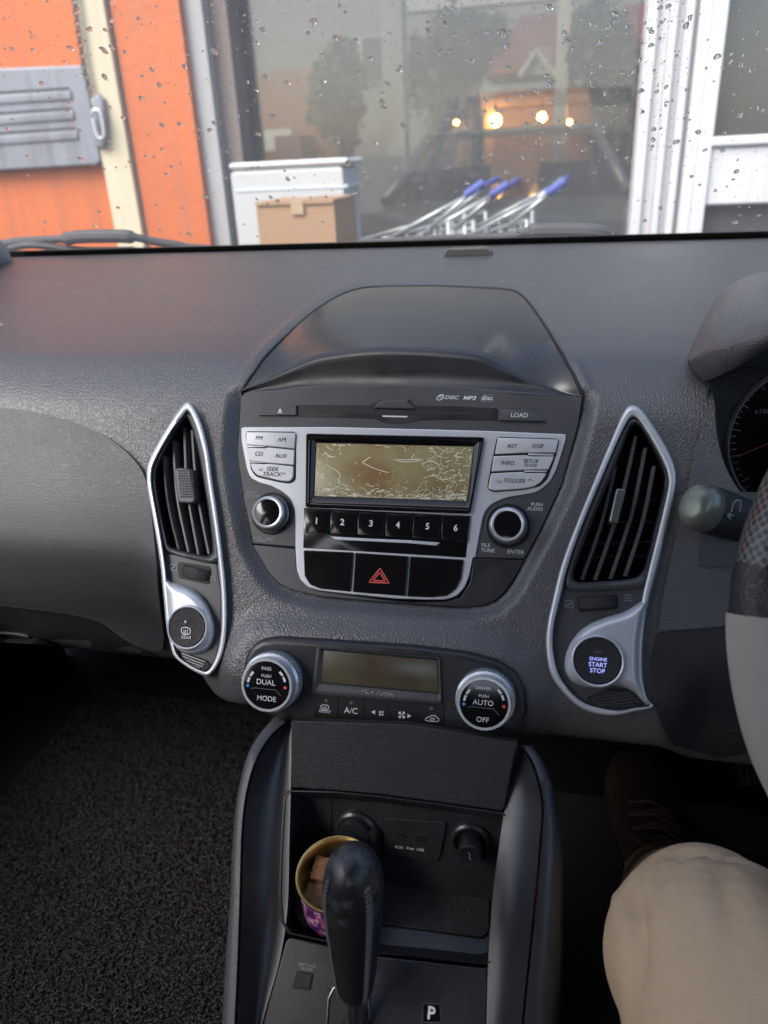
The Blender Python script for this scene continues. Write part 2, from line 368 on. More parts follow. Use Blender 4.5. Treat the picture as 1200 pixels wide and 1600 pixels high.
# ================================================================== CAR SHELL
body = thing('car_cabin', (XC, 0, 0.47), 'car cabin shell with roof, doors and dark floor around the dashboard', 'car')
mb = MB(); mb.bx(-0.86, 0.62, -1.6, 1.25, 0.40, 0.462); mb.obj('floor_pan', M['black'], body, smooth=False)
mb = MB(); mb.bx(-0.86, 0.62, 1.02, 1.06, 0.462, 1.10); mb.obj('firewall', M['black'], body, smooth=False)
mb = MB()
ro = [[Vector((XC + sx * 0.60, y, 1.56 + 0.03 * math.cos(sx * 1.4) - 0.04 * max(0, y) ** 2 * 3 + d)) for sx in np.linspace(-1, 1, 13)] for y in np.linspace(-1.7, 0.36, 9) for d in (0,)]
lo = [[v + Vector((0, 0, 0.03)) for v in g] for g in ro]
mb.loft(ro, closed=False); mb.loft(lo, closed=False)
mb.obj('roof', M['headliner'], body)
for sx in (-1, 1):
    x = XC + sx * 0.72
    mb = MB(); mb.bx(min(x, x + sx * 0.05), max(x, x + sx * 0.05), -1.6, 1.0, 0.462, 1.03); mb.obj('door_panel', M['dark'], body, smooth=False)
    mb = MB(); mb.tube([(x, 1.05, 1.13), (XC + sx * 0.62, 0.36, 1.56)], 0.04); mb.obj('front_pillar', M['headliner'], body)
    mb = MB(); mb.tube([(x, -0.45, 1.13), (XC + sx * 0.61, -0.45, 1.57)], 0.06); mb.obj('middle_pillar', M['headliner'], body)
for sx in (-1, 1): mb = MB(); x = XC + sx * 0.66; mb.box((x, -1.28, 1.35), (.03, 0, 0), (0, .42, 0), (0, 0, .21)); mb.obj('quarter_panel', M['headliner'], body, smooth=False)
mb = MB(); mb.bx(-0.80, 0.56, -1.75, -1.62, 0.45, 1.30); mb.obj('rear_panel', M['dark'], body, smooth=False)
for sx in (-1, 1):                        # the front seats, behind the camera
    cx = XC + sx * 0.37
    mb = MB(); mb.bx(cx - 0.24, cx + 0.24, -0.55, -0.05, 0.60, 0.74); st = mb.obj('seat', M['dark'], body)
    mb = MB(); mb.box((cx, -0.62, 1.02), (0.24, 0, 0), (0, 0.06, 0.02), (0, -0.10, 0.30)); mb.obj('backrest', M['dark'], st)

# ================================================================== DASHBOARD
RADIO_OUT = pl('3', '35,392 22,600 45,760 75,900 100,950 130,1000 165,1035 205,1055 300,1076 450,1090 600,1101 720,1110 800,1112 850,1105 885,1092 920,1060 945,1025 985,950 1040,850 1110,700 1165,500 1180,405')
RADIO_FULL = RADIO_OUT + pl('3', '1060,375 980,345 880,300 600,262 330,275 180,325')
POD_OUT = pl('4', '88,200 98,150 120,115 155,93 210,85 400,97 700,117 900,142 1010,172 1075,215 1112,280 1118,350 1095,410 1055,450 1000,472 955,476 900,455 850,436 700,427 600,422 400,415 250,410 190,375 120,320 92,260')
VENT_L_IN = pl('5', '308,150 325,165 352,235 388,370 408,520 438,710 463,905 480,1085 482,1250 468,1370 445,1435 425,1475 395,1480 330,1450 255,1400 232,1250 228,1150 215,1010 200,930 180,815 156,675 130,535 128,465 140,415 178,340 235,245 288,170')
VENT_R_IN = pl('6', '442,158 465,172 512,242 575,355 598,430 598,490 562,650 520,820 484,960 470,1100 470,1250 475,1380 480,1470 450,1495 380,1500 300,1492 215,1467 145,1400 98,1320 78,1215 83,1120 107,1010 147,848 212,662 300,445 376,268 418,180')
VISOR_BACK = cr(pl('3', '36,389 80,325 130,262 250,150 330,92 400,58 470,45 580,42 700,42 830,47 940,55 985,80 1050,168 1120,282 1160,355 1179,406'), 5, closed=False)
VISOR_LIP = cr(pl('3', '36,389 120,350 200,312 290,276 400,258 480,251 560,250 700,256 830,270 900,300 980,338 1050,370 1120,393 1179,406'), 5, closed=False)

kc = [(1.20, -.122), (1.10, -.116), (1.00, -.118), (.855, -.131), (.75, -.1425), (.68, -.1515), (.645, -.1585), (.622, -.171), (.5995, -.190),
      (.5858, -.21), (.5339, -.30), (.5194, -.325), (.4992, -.36), (.484, -.390), (.484, -.412), (.502, -.428), (.60, -.44), (.80, -.46), (.95, -.60), (1.0, -.80)]
kl = [*kc[:10], (.5425, -.285), (.5362, -.302), (.540, -.340), (.562, -.395), (.585, -.450), (.606, -.470), (.70, -.475), *kc[17:]]
kr = [*kc[:11], (.5194, -.325), (.507, -.350), (.503, -.385), (.505, -.44), (.54, -.46), (.62, -.47), *kc[17:]]
sub = [6, 8, 20, 36, 34, 24, 18, 16, 12, 54, 14, 16, 16, 12, 8, 8, 6, 6, 6]
def dense(keys):
    out = []; P = [np.array(k, float) for k in keys]
    for i, n in enumerate(sub):
        a, b, c, d = P[max(i - 1, 0)], P[i], P[i + 1], P[min(i + 2, len(P) - 1)]
        # chord-scaled tangents keep unequal spacing from overshooting
        def tan(p, q, r):
            l1, l2 = np.linalg.norm(q - p) + 1e-9, np.linalg.norm(r - q) + 1e-9
            return ((q - p) / l1 * l2 + (r - q) / l2 * l1) / (l1 + l2)
        L = np.linalg.norm(c - b)
        m0 = tan(a, b, c) * L if i > 0 else (c - b); m1 = tan(b, c, d) * L if i + 2 < len(P) else (c - b)
        for j in range(n):
            t = j / n
            out.append(b * (2 * t ** 3 - 3 * t * t + 1) + m0 * (t ** 3 - 2 * t * t + t) + c * (3 * t * t - 2 * t ** 3) + m1 * (t ** 3 - t * t))
    out.append(P[-1]); return np.array(out)
DC, DL, DR = dense(kc), dense(kl), dense(kr)
xs = np.concatenate([np.linspace(-.72, -.46, 20), np.linspace(-.455, .36, 460), np.linspace(.365, .72, 30)])
nr, nx = len(DC), len(xs)
Wl = (1 - sstep(-.240, -.135, xs))[:, None, None]
Wr = sstep(.205, .245, xs)[:, None, None]
P2 = DC[None] * (1 - Wl - Wr) + DL[None] * Wl + DR[None] * Wr              # nx, nr, 2
V = np.zeros((nx, nr, 3)); V[:, :, 0] = xs[:, None] + XC; V[:, :, 1] = P2[:, :, 0]; V[:, :, 2] = P2[:, :, 1] + CAMZ
# the passenger face recedes a little outboard, the top crowns gently
V[:, :, 1] += (0.03 * np.clip((-xs - .30) / .4, 0, 1) ** 2)[:, None] * sstep(60, 175, np.arange(nr))[None]
V = V.reshape(-1, 3); rowi = np.tile(np.arange(nr), nx); q = project(V)
n_face = np.array(PV.n); kV = sum(sub[:7])
on_face = (rowi >= kV) & (rowi <= sum(sub[:15]))
near = on_face & (q[:, 0] > 300) & (q[:, 0] < 980) & (q[:, 1] < 1000)
s = np.full(len(V), 1e3); s[near] = sdist(q[near], RADIO_FULL)
disp = np.where(s < 0, -0.010 - 0.008 * sstep(0, 5, -s), np.where(s < 26, -0.010 * (1 - sstep(1, 26, s)), 0.0)) * sstep(598, 640, q[:, 1])
near = on_face & (q[:, 0] > 320) & (q[:, 0] < 900) & (q[:, 1] > 920)
s = np.full(len(V), 1e3); s[near] = sdist(q[near], POD_OUT)
disp = disp + np.where(s < 0, 0.010, 0.010 * (1 - sstep(0, 55, s)))
V = V + disp[:, None] * n_face
top = (rowi < kV + 10) & (q[:, 0] > 340) & (q[:, 0] < 950)
s = np.full(len(V), 1e3); s[top] = sdist(q[top], VISOR_LIP + VISOR_BACK[::-1])
V[:, 2] += np.where(s < 0, -0.012 * sstep(0, 12, -s), 0) + 0.0016 * np.exp(-((s - 11) / 7.0) ** 2) * (s > 0)
idx = np.arange(nx * nr).reshape(nx, nr)
quads = np.stack([idx[:-1, :-1], idx[1:, :-1], idx[1:, 1:], idx[:-1, 1:]], -1).reshape(-1, 4)
cen = project(V[quads].mean(1))
kill = np.zeros(len(quads), bool)
CL_OPEN = cr(pl('P', '1112,606 1140,590 1200,575 1300,560'), 3, False) + cr(pl('P', '1300,812 1200,806 1165,790 1138,758 1119,715 1110,668 1109,630'), 3, False)
VISOR_POLY = VISOR_LIP + VISOR_BACK[::-1]
for poly, mg in ((VENT_L_IN, -1), (VENT_R_IN, -1), (CL_OPEN, -1), (VISOR_BACK + RADIO_OUT[::-1], -1.5)):
    pa = np.array(poly); bb = (cen[:, 0] > pa[:, 0].min()) & (cen[:, 0] < pa[:, 0].max()) & (cen[:, 1] > pa[:, 1].min()) & (cen[:, 1] < pa[:, 1].max())
    sx_ = np.full(len(quads), 1e3); sx_[bb] = sdist(cen[bb], poly); kill |= sx_ < mg
kill &= (rowi[quads[:, 0]] > 14) & (rowi[quads[:, 0]] < sum(sub[:15]))
BVH = BVHTree.FromPolygons([Vector(v) for v in V], [tuple(f) for f in quads])      # the unbroken surface, for laying things on it
dash = thing('dashboard', (XC, 0.7, 0.85), 'dark grey grained car dashboard spanning the view below the windshield', 'dashboard')
def fast_mesh(name, V, quads, m, parent):
    me = bpy.data.meshes.new(name); off = np.array(parent_loc(parent))
    me.from_pydata((V - off).tolist(), [], quads.tolist()); me.shade_smooth(); me.materials.append(m)
    o = bpy.data.objects.new(name, me); COL.objects.link(o); o.parent = parent; return o
fast_mesh('padded_body', V, quads[~kill], M['leather'], dash)
def on(px, py, off=0.0):
    h, n, i, d = BVH.ray_cast(CAM, ray(px, py).normalized())
    if h is None: return at(px, py, 0.7), -ray(px, py).normalized()
    if n.dot(ray(px, py)) > 0: n = -n
    return h + n * off, n
def skin(px, off, step, m, name, parent, edge=0.004):
    """a panel laid on the dashboard skin: outline in photo pixels, raised by off, with an edge turned down"""
    poly = np.array(px, float); b0, b1 = poly.min(0), poly.max(0)
    gx, gy = np.meshgrid(np.arange(b0[0], b1[0], step), np.arange(b0[1], b1[1], step)); g = np.stack([gx.ravel(), gy.ravel()], 1)
    g = g[sdist(g, poly) < -step * 0.5]
    nb = len(poly); pts = [Vector(p) for p in poly] + [Vector(p) for p in g]
    vo, eo, fo, ov, _, _ = delaunay_2d_cdt(pts, [], [list(range(nb))], 1, 1e-4)
    H = [on(p[0], p[1], off) for p in vo]; vs = [h[0] for h in H]; nm = [h[1] for h in H]
    mb = MB(); mb.add(vs, [tuple(f) for f in fo])
    loop = [i for i in range(len(vo)) if any(k < nb for k in ov[i])]; loop.sort(key=lambda i: min(k for k in ov[i]))
    lo = [vs[i] - nm[i] * edge for i in loop]; k = len(mb.v); mb.add(lo, []); n = len(loop)
    for i in range(n): mb.f.append((loop[i], loop[(i + 1) % n], k + (i + 1) % n, k + i))
    return mb.obj(name, m, parent, angle=40)
# passenger airbag lid and glove box door
LID = cr(pl('P', '-90,628 0,638 60,646 120,662 175,688 213,720 231,752 239,800 247,870 254,940 258,985 256,1012'), 5, False) + cr(pl('P', '240,1011 212,1000 186,984 168,970 150,961 100,949 0,936 -90,928'), 4, False)
skin(LID, 0.0035, 14, M['lid'], 'airbag_lid', dash)
GB = cr(pl('P', '-90,936 0,945 100,957 146,968 164,977 182,991 206,1006 240,1019'), 4, False) + cr(pl('P', '248,1026 140,1014 0,1003 -90,997'), 3, False)
skin(GB, 0.001, 12, M['dark'], 'glove_box_door', dash)
skin(cr(pl('P', '-60,984 0,986 38,990 52,998 45,1001 0,999 -60,994'), 3), 0.003, 6, M['lid'], 'glove_box_handle', dash)
# bezel beside the instruments, with the coin box under it
skin(cr(pl('P', '1112,612 1100,650 1082,720 1064,800 1048,872 1036,930 1028,985'), 4, False) + pl('P', '1100,980 1290,960 1290,818 1240,814') + cr(pl('P', '1200,806 1172,786 1145,755 1126,713 1117,667 1116,640'), 3, False), 0.003, 10, M['leather'], 'knee_panel', dash)
skin(fillet(pl('P', '1093,770 1092,886 1240,886 1240,770'), 8), 0.0045, 10, M['plastic'], 'coin_box_lid', dash, edge=0.002)
# text near the passenger edge
skin(cr(pl('P', '1027,989 1018,1030 1020,1080 1030,1120 1050,1160'), 4, False) + pl('P', '1120,1180 1290,1150 1290,964 1100,984'), 0.003, 12, M['dark'], 'shaded_knee_bolster', dash)  # bolster in near-black, the colour standing in for shade low on the dash
# ---- the hood over the radio
NB = 61
back = resample(VISOR_BACK, NB, False); lip = resample(VISOR_LIP, NB, False)
cen_ = np.array((642.0, 560.0)); binn = [tuple(np.array(p) + (cen_ - np.array(p)) / np.linalg.norm(cen_ - np.array(p)) * -2.4) for p in back]
Bk = [on(*p, .0012)[0] for p in binn]; Lp = []
for i, p in enumerate(lip):
    t = abs(i / (NB - 1) * 2 - 1); Lp.append(at_y(p[0], p[1], 0.634 + ((on(*lip[0])[0].y if i < NB / 2 else on(*lip[-1])[0].y) - 0.003 - 0.634) * t ** 4))
Bk[0], Bk[-1] = Lp[0].copy(), Lp[-1].copy()
rows = [[v - Vector((0, 0, .006)) for v in Bk], [v - Vector((0, 0, .0010)) for v in Bk]]
for k in range(17):
    f = k / 16; rows.append([b.lerp(l, f) + Vector((0, 0, 0.004 * math.sin(math.pi * f) * min(1, ((b - l).length / 0.10) ** 2))) for b, l in zip(Bk, Lp)])
mb = MB()
base = resample(cr(pl('3', '36,391 165,384 215,376 300,369 450,366 600,367 720,371 840,380 980,391 1179,408'), 5, False), NB, False)
Fp = [PF.W(p[0], p[1], -0.001) for p in base]
mb.loft(rows + [[l + Vector((0, -.0016, -.0012)) * min(1, 12 * min(i, NB - 1 - i) / NB) for i, l in enumerate(Lp)]], closed=False); hood = mb.obj('display_hood', M['visor'], dash, angle=60)
mb = MB(); mb.tube([on(*p, .0013)[0] for p in back], .0015, 6); mb.obj('hood_seal', M['black'], dash)
rows = []
for f, dy in ((-0.02, .0008), (0.05, .0024), (0.14, .0026), (0.28, .0012), (0.5, -.002), (0.75, -.004), (1.0, -.003), (1.15, 0)):
    rows.append([l.lerp(p, f) + Vector((0, -dy, 0)) * min(1, (l - p).length / 0.02) for l, p in zip(Lp, Fp)])
MB().loft(rows, closed=False).obj('hood_front', M['pod'], dash, angle=60)
# light sensor on the dash top
sp, sn = on(733, 398)
mb = MB()
rr = []
for k, (sxx, syy, hz) in enumerate(((.030, .012, 0), (.027, .0115, .006), (.022, .010, .009))):
    rr.append([sp + Vector((sxx * sx, syy * sy, hz)) for sx, sy in ((-1, -1), (1, -1), (1, 1), (-1, 1))])
mb.loft(rr, cap=True); mb.obj('light_sensor', mat('sensor_window', (0.05, 0.045, 0.045), 0.25), dash)
# AIRBAG at the left edge, embossed print
pa = on(-6, 508)[0]; Ptop = Plane(pa, 7); text('AIRBAG', Ptop, -18, 508, 8, 0.001, M['white'], dash, shear=0.3)

# ================================================================== CAR RADIO
radio = thing('car_radio', PF.w((0, -0.09)), 'silver and black car radio panel with scratched olive display under the hood', 'car radio')
SPLIT_L, SPLIT_R = p1('C', 148, 430), p1('D', 770, 530)
up_out = pl('3', '35,392 22,600 45,760') + [p1('C', 150, 428)] + [p1('C', 440, 452), p1('C', 800, 485), p1('D', 380, 520), p1('D', 770, 530)] + pl('3', '1040,850 1110,700 1165,500 1179,407 980,390 840,378 720,369 600,365 450,364 300,367 215,374 165,383')
face = PL('faceplate', PF, up_out, -0.012, 0.0, M['plastic'], radio, bev=0.0012)
lowL = [p1('C', 152, 433), p1('C', 440, 458)] + pl('3', '222,985 240,1025 290,1055 500,1085 600,1095') + pl('3', '600,1101 450,1090 300,1076 205,1055 165,1035 130,1000 100,950')
lowR = [p1('D', 420, 524), p1('D', 768, 534)] + pl('3', '945,1025 920,1060 885,1092 850,1105 800,1112 720,1110 600,1101 600,1095 720,1092 770,1078 800,1030 812,960')
PL('lower_cover', PF, lowL, -0.012, -0.0003, M['plastic'], radio, bev=0.001)
PL('lower_cover', PF, lowR, -0.012, -0.0003, M['pod'], radio, bev=0.001)
# silver trim plate
TR = fillet(pl('3', '36,510 330,517 700,527 1122,536'), 0.01)
trim = [p1('A', 70, 330)] + [p1('A', 700, 330), p1('B', 500, 355), p1('B', 1050, 378), p1('B', 1045, 420)] + [p1('B', 985, 610), p1('B', 945, 690), p1('B', 900, 735), p1('B', 850, 768), p1('B', 760, 785), p1('B', 660, 800), p1('B', 590, 825), p1('D', 545, 165), p1('D', 510, 200), p1('D', 490, 250), p1('D', 440, 518), p1('D', 422, 524), p1('D', 400, 640), p1('D', 370, 715), p1('D', 320, 775), p1('D', 250, 800), p1('D', 150, 803)] + \
    [p1('C', 1100, 795), p1('C', 800, 765), p1('C', 600, 742), p1('C', 520, 720), p1('C', 465, 670), p1('C', 442, 600), p1('C', 434, 460), p1('C', 434, 300), p1('C', 428, 190), p1('C', 405, 130), p1('C', 350, 80), p1('C', 270, 40), p1('A', 190, 705), p1('A', 130, 670), p1('A', 108, 610), p1('A', 90, 520), p1('A', 72, 420)]
PL('silver_trim', PF, trim, -0.004, 0.0014, M['silver'], radio, bev=0.0009, r=5)
# CD slot group
slotp = pl('A', '445,180 640,180 930,182') + cr(pl('A', '955,170 985,155 1030,148 1120,146 1200,150') + pl('B', '-5,158 35,185'), 3, False) + pl('B', '300,190 590,205 590,290 300,282 70,285 25,297') + cr(pl('A', '1190,303 1120,308 1050,305 1000,290 965,275'), 3, False) + pl('A', '700,266 445,264')
dark_slot = PL('disc_slot', PF, slotp, -0.002, 0.0004, M['pod'], radio, bev=0.0003)
PL('slot_mouth', PF, pl('A', '570,208 1200,212') + pl('B', '0,214 465,230 465,255 0,246') + pl('A', '1195,246 900,243 570,236'), 0.0, 0.00055, M['black'], dark_slot, bev=0.0001)
mb = MB(); stroke(mb, PF, [p1('A', 1018, 258), p1('A', 1185, 262)], 2.2, 0.0009); mb.obj('slot_mark', M['white'], dark_slot)
bump_o = cr(pl('A', '960,205 985,170 1030,152 1120,148 1200,152') + pl('B', '-5,160 20,180 45,212'), 4, False)
PL('disc_guide', PF, bump_o, 0.0, 0.0022, M['plastic'], dark_slot, bev=0.0012)
def key(px, m, h=0.0035, name='button', h0=-0.002, bev=0.0007, r=0.0, smooth=False, par=None):
    return PL(name, PF, px, h0, h, m, par or radio, bev=bev, r=r, smooth=smooth)
k = key(pl('A', '190,252 205,228 235,208 275,195 330,189 440,185 442,252'), M['plastic'], 0.0026)
mb = MB(); plate(mb, PF, pl('A', '318,226 346,228 333,205'), 0.0, 0.0028, 0.0001); stroke(mb, PF, pl('A', '316,233 346,235'), 1.2, 0.0029); mb.obj('eject_symbol', M['white'], k)
k = key(pl('B', '612,213 780,220 840,238 885,265 912,292 600,284'), M['plastic'], 0.0026)
text('LOAD', PF, *p1('B', 735, 253), 7.0, 0.0028, M['white'], k)
text('DISC', PF, *p1('B', 280, 134), 5.6, 0.0002, M['white'], face, shear=0.3, sx=1.25, bold=0.01)
mb = MB(); stroke(mb, PF, cr(pl('B', '182,140 200,118 228,116 224,138 200,150 184,146')), 1.0, 0.0002, True); stroke(mb, PF, cr(pl('B', '206,140 202,125 212,116 220,124 214,140'), 4, False), 1.0, 0.0003); mb.obj('disc_logo', M['white'], face)
text('MP3', PF, *p1('B', 400, 138), 6.0, 0.0002, M['white'], face, shear=0.25, sx=1.3, bold=0.02)
text('disc', PF, *p1('B', 520, 137), 7.4, 0.0002, M['white'], face, sx=1.15, bold=0.01)
text('COMPACT', PF, *p1('B', 521, 119), 1.9, 0.0002, M['grey'], face, sx=1.2)
text('DIGITAL AUDIO', PF, *p1('B', 521, 159), 2.0, 0.0002, M['grey'], face)
# button clusters
PL('key_well', PF, pl('A', '98,358 442,362 438,690 400,712 330,702 170,665 138,622'), 0, 0.0016, M['black'], radio, bev=0.0001, r=6)
PL('key_well', PF, pl('B', '585,396 1003,408 985,510 925,680 870,730 760,752 560,768 517,745 550,560'), 0, 0.0016, M['black'], radio, bev=0.0001, r=6)
S = M['silverkey']; hK = 0.0034
def labels(k, items, m=None):
    for s_, z, x, y, hp in items: text(s_, PF, *p1(z, x, y), hp, hK + 0.0002, m or M['ink'], k, shear=0.15 if z == 'A' else 0.0)
def chev(k, z, x, y, d, w=13):
    mb = MB(); stroke(mb, PF, pl(z, '%f,%f %f,%f %f,%f' % (x - w, y - d * 7, x, y + d * 7, x + w, y - d * 7)), 1.2, hK + 0.0002); mb.obj('arrow_mark', M['ink'], k)
k = key(pl('A', '104,363 435,369 429,476 245,459 108,449'), S, hK); labels(k, [('FM', 'A', 190, 405, 6.2), ('AM', 'A', 343, 416, 6.2)])
k = key(pl('A', '112,468 238,473 250,466 428,484 424,586 245,571 126,556'), S, hK); labels(k, [('CD', 'A', 190, 511, 6.2), ('AUX', 'A', 337, 525, 6.2)])
k = key(pl('A', '130,572 235,579 250,575 423,594 420,668 398,696 330,690 180,655 148,622'), S, hK, r=3); labels(k, [('SEEK', 'A', 281, 613, 6.4), ('TRACK', 'A', 276, 648, 6.4)])
chev(k, 'A', 203, 617, 1); chev(k, 'A', 357, 643, -1)
for pp in ('112,453 232,459 236,465 116,464', '128,560 232,567 235,572 130,568'): PL('key_bar', PF, pl('A', pp), 0, hK, M['silver'], radio, bev=0.0003)
k = key(pl('B', '592,402 996,413 978,503 795,502 570,512 588,420'), S, hK); labels(k, [('AST', 'B', 686, 459, 6.4), ('DISP', 'B', 860, 458, 6.4)])
k = key(pl('B', '563,526 785,518 795,526 968,527 930,615 770,618 548,628'), S, hK); labels(k, [('INFO', 'B', 658, 572, 6.4), ('SETUP', 'B', 812, 560, 6.0), ('CLOCK', 'B', 811, 588, 4.2)])
k = key(pl('B', '545,641 760,630 772,640 920,640 880,700 830,730 750,745 560,757 526,742'), S, hK, r=3); labels(k, [('FOLDER', 'B', 705, 691, 6.6)])
chev(k, 'B', 600, 697, 1, 17); chev(k, 'B', 808, 686, -1, 17)
for pp in ('795,507 966,511 963,522 795,520', '768,622 922,622 915,633 768,632'): PL('key_bar', PF, pl('B', pp), 0, hK, M['silver'], radio, bev=0.0003)
# display
disp_o = [p1('A', 503, 372), p1('A', 860, 376), p1('B', 498, 396), p1('B', 500, 430), p1('D', 408, 210), p1('D', 404, 224), p1('C', 503, 183), p1('C', 500, 150)]
disp_o = [(478, 677), (757, 683), (735, 803), (477, 793)]
disp_i = [(494.5, 692), (740, 698), (730, 783), (491.5, 775)]
def densify(p, n): return [tuple(np.array(p[i]) + (np.array(p[(i + 1) % len(p)]) - np.array(p[i])) * j / n) for i in range(len(p)) for j in range(n)]
mb = MB(); ring(mb, PF, densify(fillet(disp_o, 5), 1), densify(fillet(disp_i, 2), 1), [(0, 0), (0, 0.0036), (0.08, 0.0046), (0.42, 0.0046), (0.5, 0.0043), (0.95, 0.0022), (1.05, 0.0012)])
bez = mb.obj('display_bezel', M['gloss'], radio)
mb = MB(); stroke(mb, PF, [(483, 688), (481, 785), (492, 779)], 1.0, 0.0049); stroke(mb, PF, [(484, 787), (732, 797), (752, 690)], 1.0, 0.0049); mb.obj('bezel_edge', M['satin'], bez)
# scratched display film
def lcd_mat(name, c1, c2, cracks):
    m = bpy.data.materials.new(name); m.use_nodes = True; nt = m.node_tree; N = nt.nodes; L = nt.links; b = N['Principled BSDF']
    b.inputs['Roughness'].default_value = 0.22
    tc = N.new('ShaderNodeTexCoord'); n = N.new('ShaderNodeTexNoise'); n.inputs['Scale'].default_value = 22; n.inputs['Detail'].default_value = 3; L.new(tc.outputs['Object'], n.inputs['Vector'])
    mr = N.new('ShaderNodeMapRange'); mr.inputs[1].default_value = 0.40; mr.inputs[2].default_value = 0.62; L.new(n.outputs['Fac'], mr.inputs[0])
    mx = N.new('ShaderNodeMix'); mx.data_type = 'RGBA'; mx.inputs[6].default_value = (*c1, 1); mx.inputs[7].default_value = (*c2, 1); L.new(mr.outputs[0], mx.inputs[0]); c = mx.outputs[2]
    if cracks:
        for sc, wd, lo, hi, ns in ((150, 0.030, 0.56, 0.66, 30), (300, 0.05, 0.53, 0.61, 45)):
            dn = N.new('ShaderNodeTexNoise'); dn.inputs['Scale'].default_value = 90; L.new(tc.outputs['Object'], dn.inputs['Vector'])
            va = N.new('ShaderNodeVectorMath'); va.operation = 'MULTIPLY_ADD'; L.new(dn.outputs['Color'], va.inputs[0]); va.inputs[1].default_value = (0.011,) * 3; L.new(tc.outputs['Object'], va.inputs[2])
            v = N.new('ShaderNodeTexVoronoi'); v.feature = 'DISTANCE_TO_EDGE'; v.inputs['Scale'].default_value = sc; L.new(va.outputs[0], v.inputs['Vector'])
            lt = N.new('ShaderNodeMapRange'); lt.inputs[1].default_value = 0.0; lt.inputs[2].default_value = wd; lt.inputs[3].default_value = 1; lt.inputs[4].default_value = 0; L.new(v.outputs['Distance'], lt.inputs[0])
            n2 = N.new('ShaderNodeTexNoise'); n2.inputs['Scale'].default_value = ns; n2.inputs['Detail'].default_value = 2; L.new(tc.outputs['Object'], n2.inputs['Vector'])
            mk = N.new('ShaderNodeMapRange'); mk.inputs[1].default_value = lo; mk.inputs[2].default_value = hi; L.new(n2.outputs['Fac'], mk.inputs[0])
            mu = N.new('ShaderNodeMath'); mu.operation = 'MULTIPLY'; L.new(lt.outputs[0], mu.inputs[0]); L.new(mk.outputs[0], mu.inputs[1])
            m3 = N.new('ShaderNodeMath'); m3.operation = 'MULTIPLY'; L.new(mu.outputs[0], m3.inputs[0]); m3.inputs[1].default_value = 0.7
            mx = N.new('ShaderNodeMix'); mx.data_type = 'RGBA'; L.new(m3.outputs[0], mx.inputs[0]); L.new(c, mx.inputs[6]); mx.inputs[7].default_value = (0.55, 0.53, 0.38, 1); c = mx.outputs[2]
    L.new(c, b.inputs['Base Color']); return m
M['lcd'] = lcd_mat('scratched_olive_film', (0.30, 0.262, 0.13), (0.235, 0.135, 0.06), True)
M['lcd2'] = lcd_mat('olive_display', (0.082, 0.074, 0.044), (0.062, 0.040, 0.026), False)
lcd = PL('display', PF, disp_i, -0.001, 0.0021, M['lcd'], radio, bev=0.0001)
# peeled cracks in the film: thin raised curls along the lower and right edges
mb = MB(); rs = random.Random(3)
def lcdpt(a, b): 
    p = np.array(disp_i); t = p[0] * (1 - a) * (1 - b) + p[1] * a * (1 - b) + p[2] * a * b + p[3] * (1 - a) * b; return tuple(t)
for i in range(330):
    r_ = rs.random()
    if r_ < 0.42: a, b = rs.uniform(0.01, .99), min(.98, rs.gauss(.93, .05)); an = rs.gauss(0, .35)
    elif r_ < 0.78: a, b = min(.985, rs.gauss(.86, .12)), rs.uniform(.02, .98); an = rs.uniform(0, 6.28)
    elif r_ < 0.88: a, b = max(.015, rs.gauss(.07, .05)), rs.uniform(.05, .98); an = rs.uniform(0, 6.28)
    elif r_ < 0.94: a, b = rs.uniform(.03, .97), max(.02, rs.gauss(.04, .03)); an = rs.gauss(0, .3)
    else: a, b = rs.uniform(.15, .9), rs.uniform(.15, .9); an = rs.uniform(0, 6.28)
    pts = []; st = rs.uniform(.006, .022)
    for j in range(rs.randint(2, 5)):
        pts.append(lcdpt(min(.99, max(.01, a)), min(.985, max(.015, b)))); an += rs.choice((-1, 1)) * rs.uniform(.1, .7); a += st * math.cos(an); b += st * 2.4 * math.sin(an)
    stroke(mb, PF, pts, rs.choice((0.4, 0.5, 0.6, 0.8, 1.4)), 0.00215 + rs.uniform(.0001, .0003))
for pts in ([(.50, .28), (.58, .27), (.66, .25)], [(.52, .30), (.60, .31), (.67, .27)], [(.30, .35), (.38, .45), (.47, .52)], [(.10, .45), (.16, .58), (.15, .72), (.22, .8)], [(.7, .6), (.76, .55), (.82, .62), (.9, .57)], [(.68, .35), (.74, .28), (.8, .36)]):
    stroke(mb, PF, [lcdpt(*q_) for q_ in cr(pts, 3, False)], 1.1, .0024)
ck = mb.obj('cracked_film', mat('peeled_film', (0.72, 0.70, 0.55), 0.5, var=0.3, vscale=300), lcd, smooth=False)
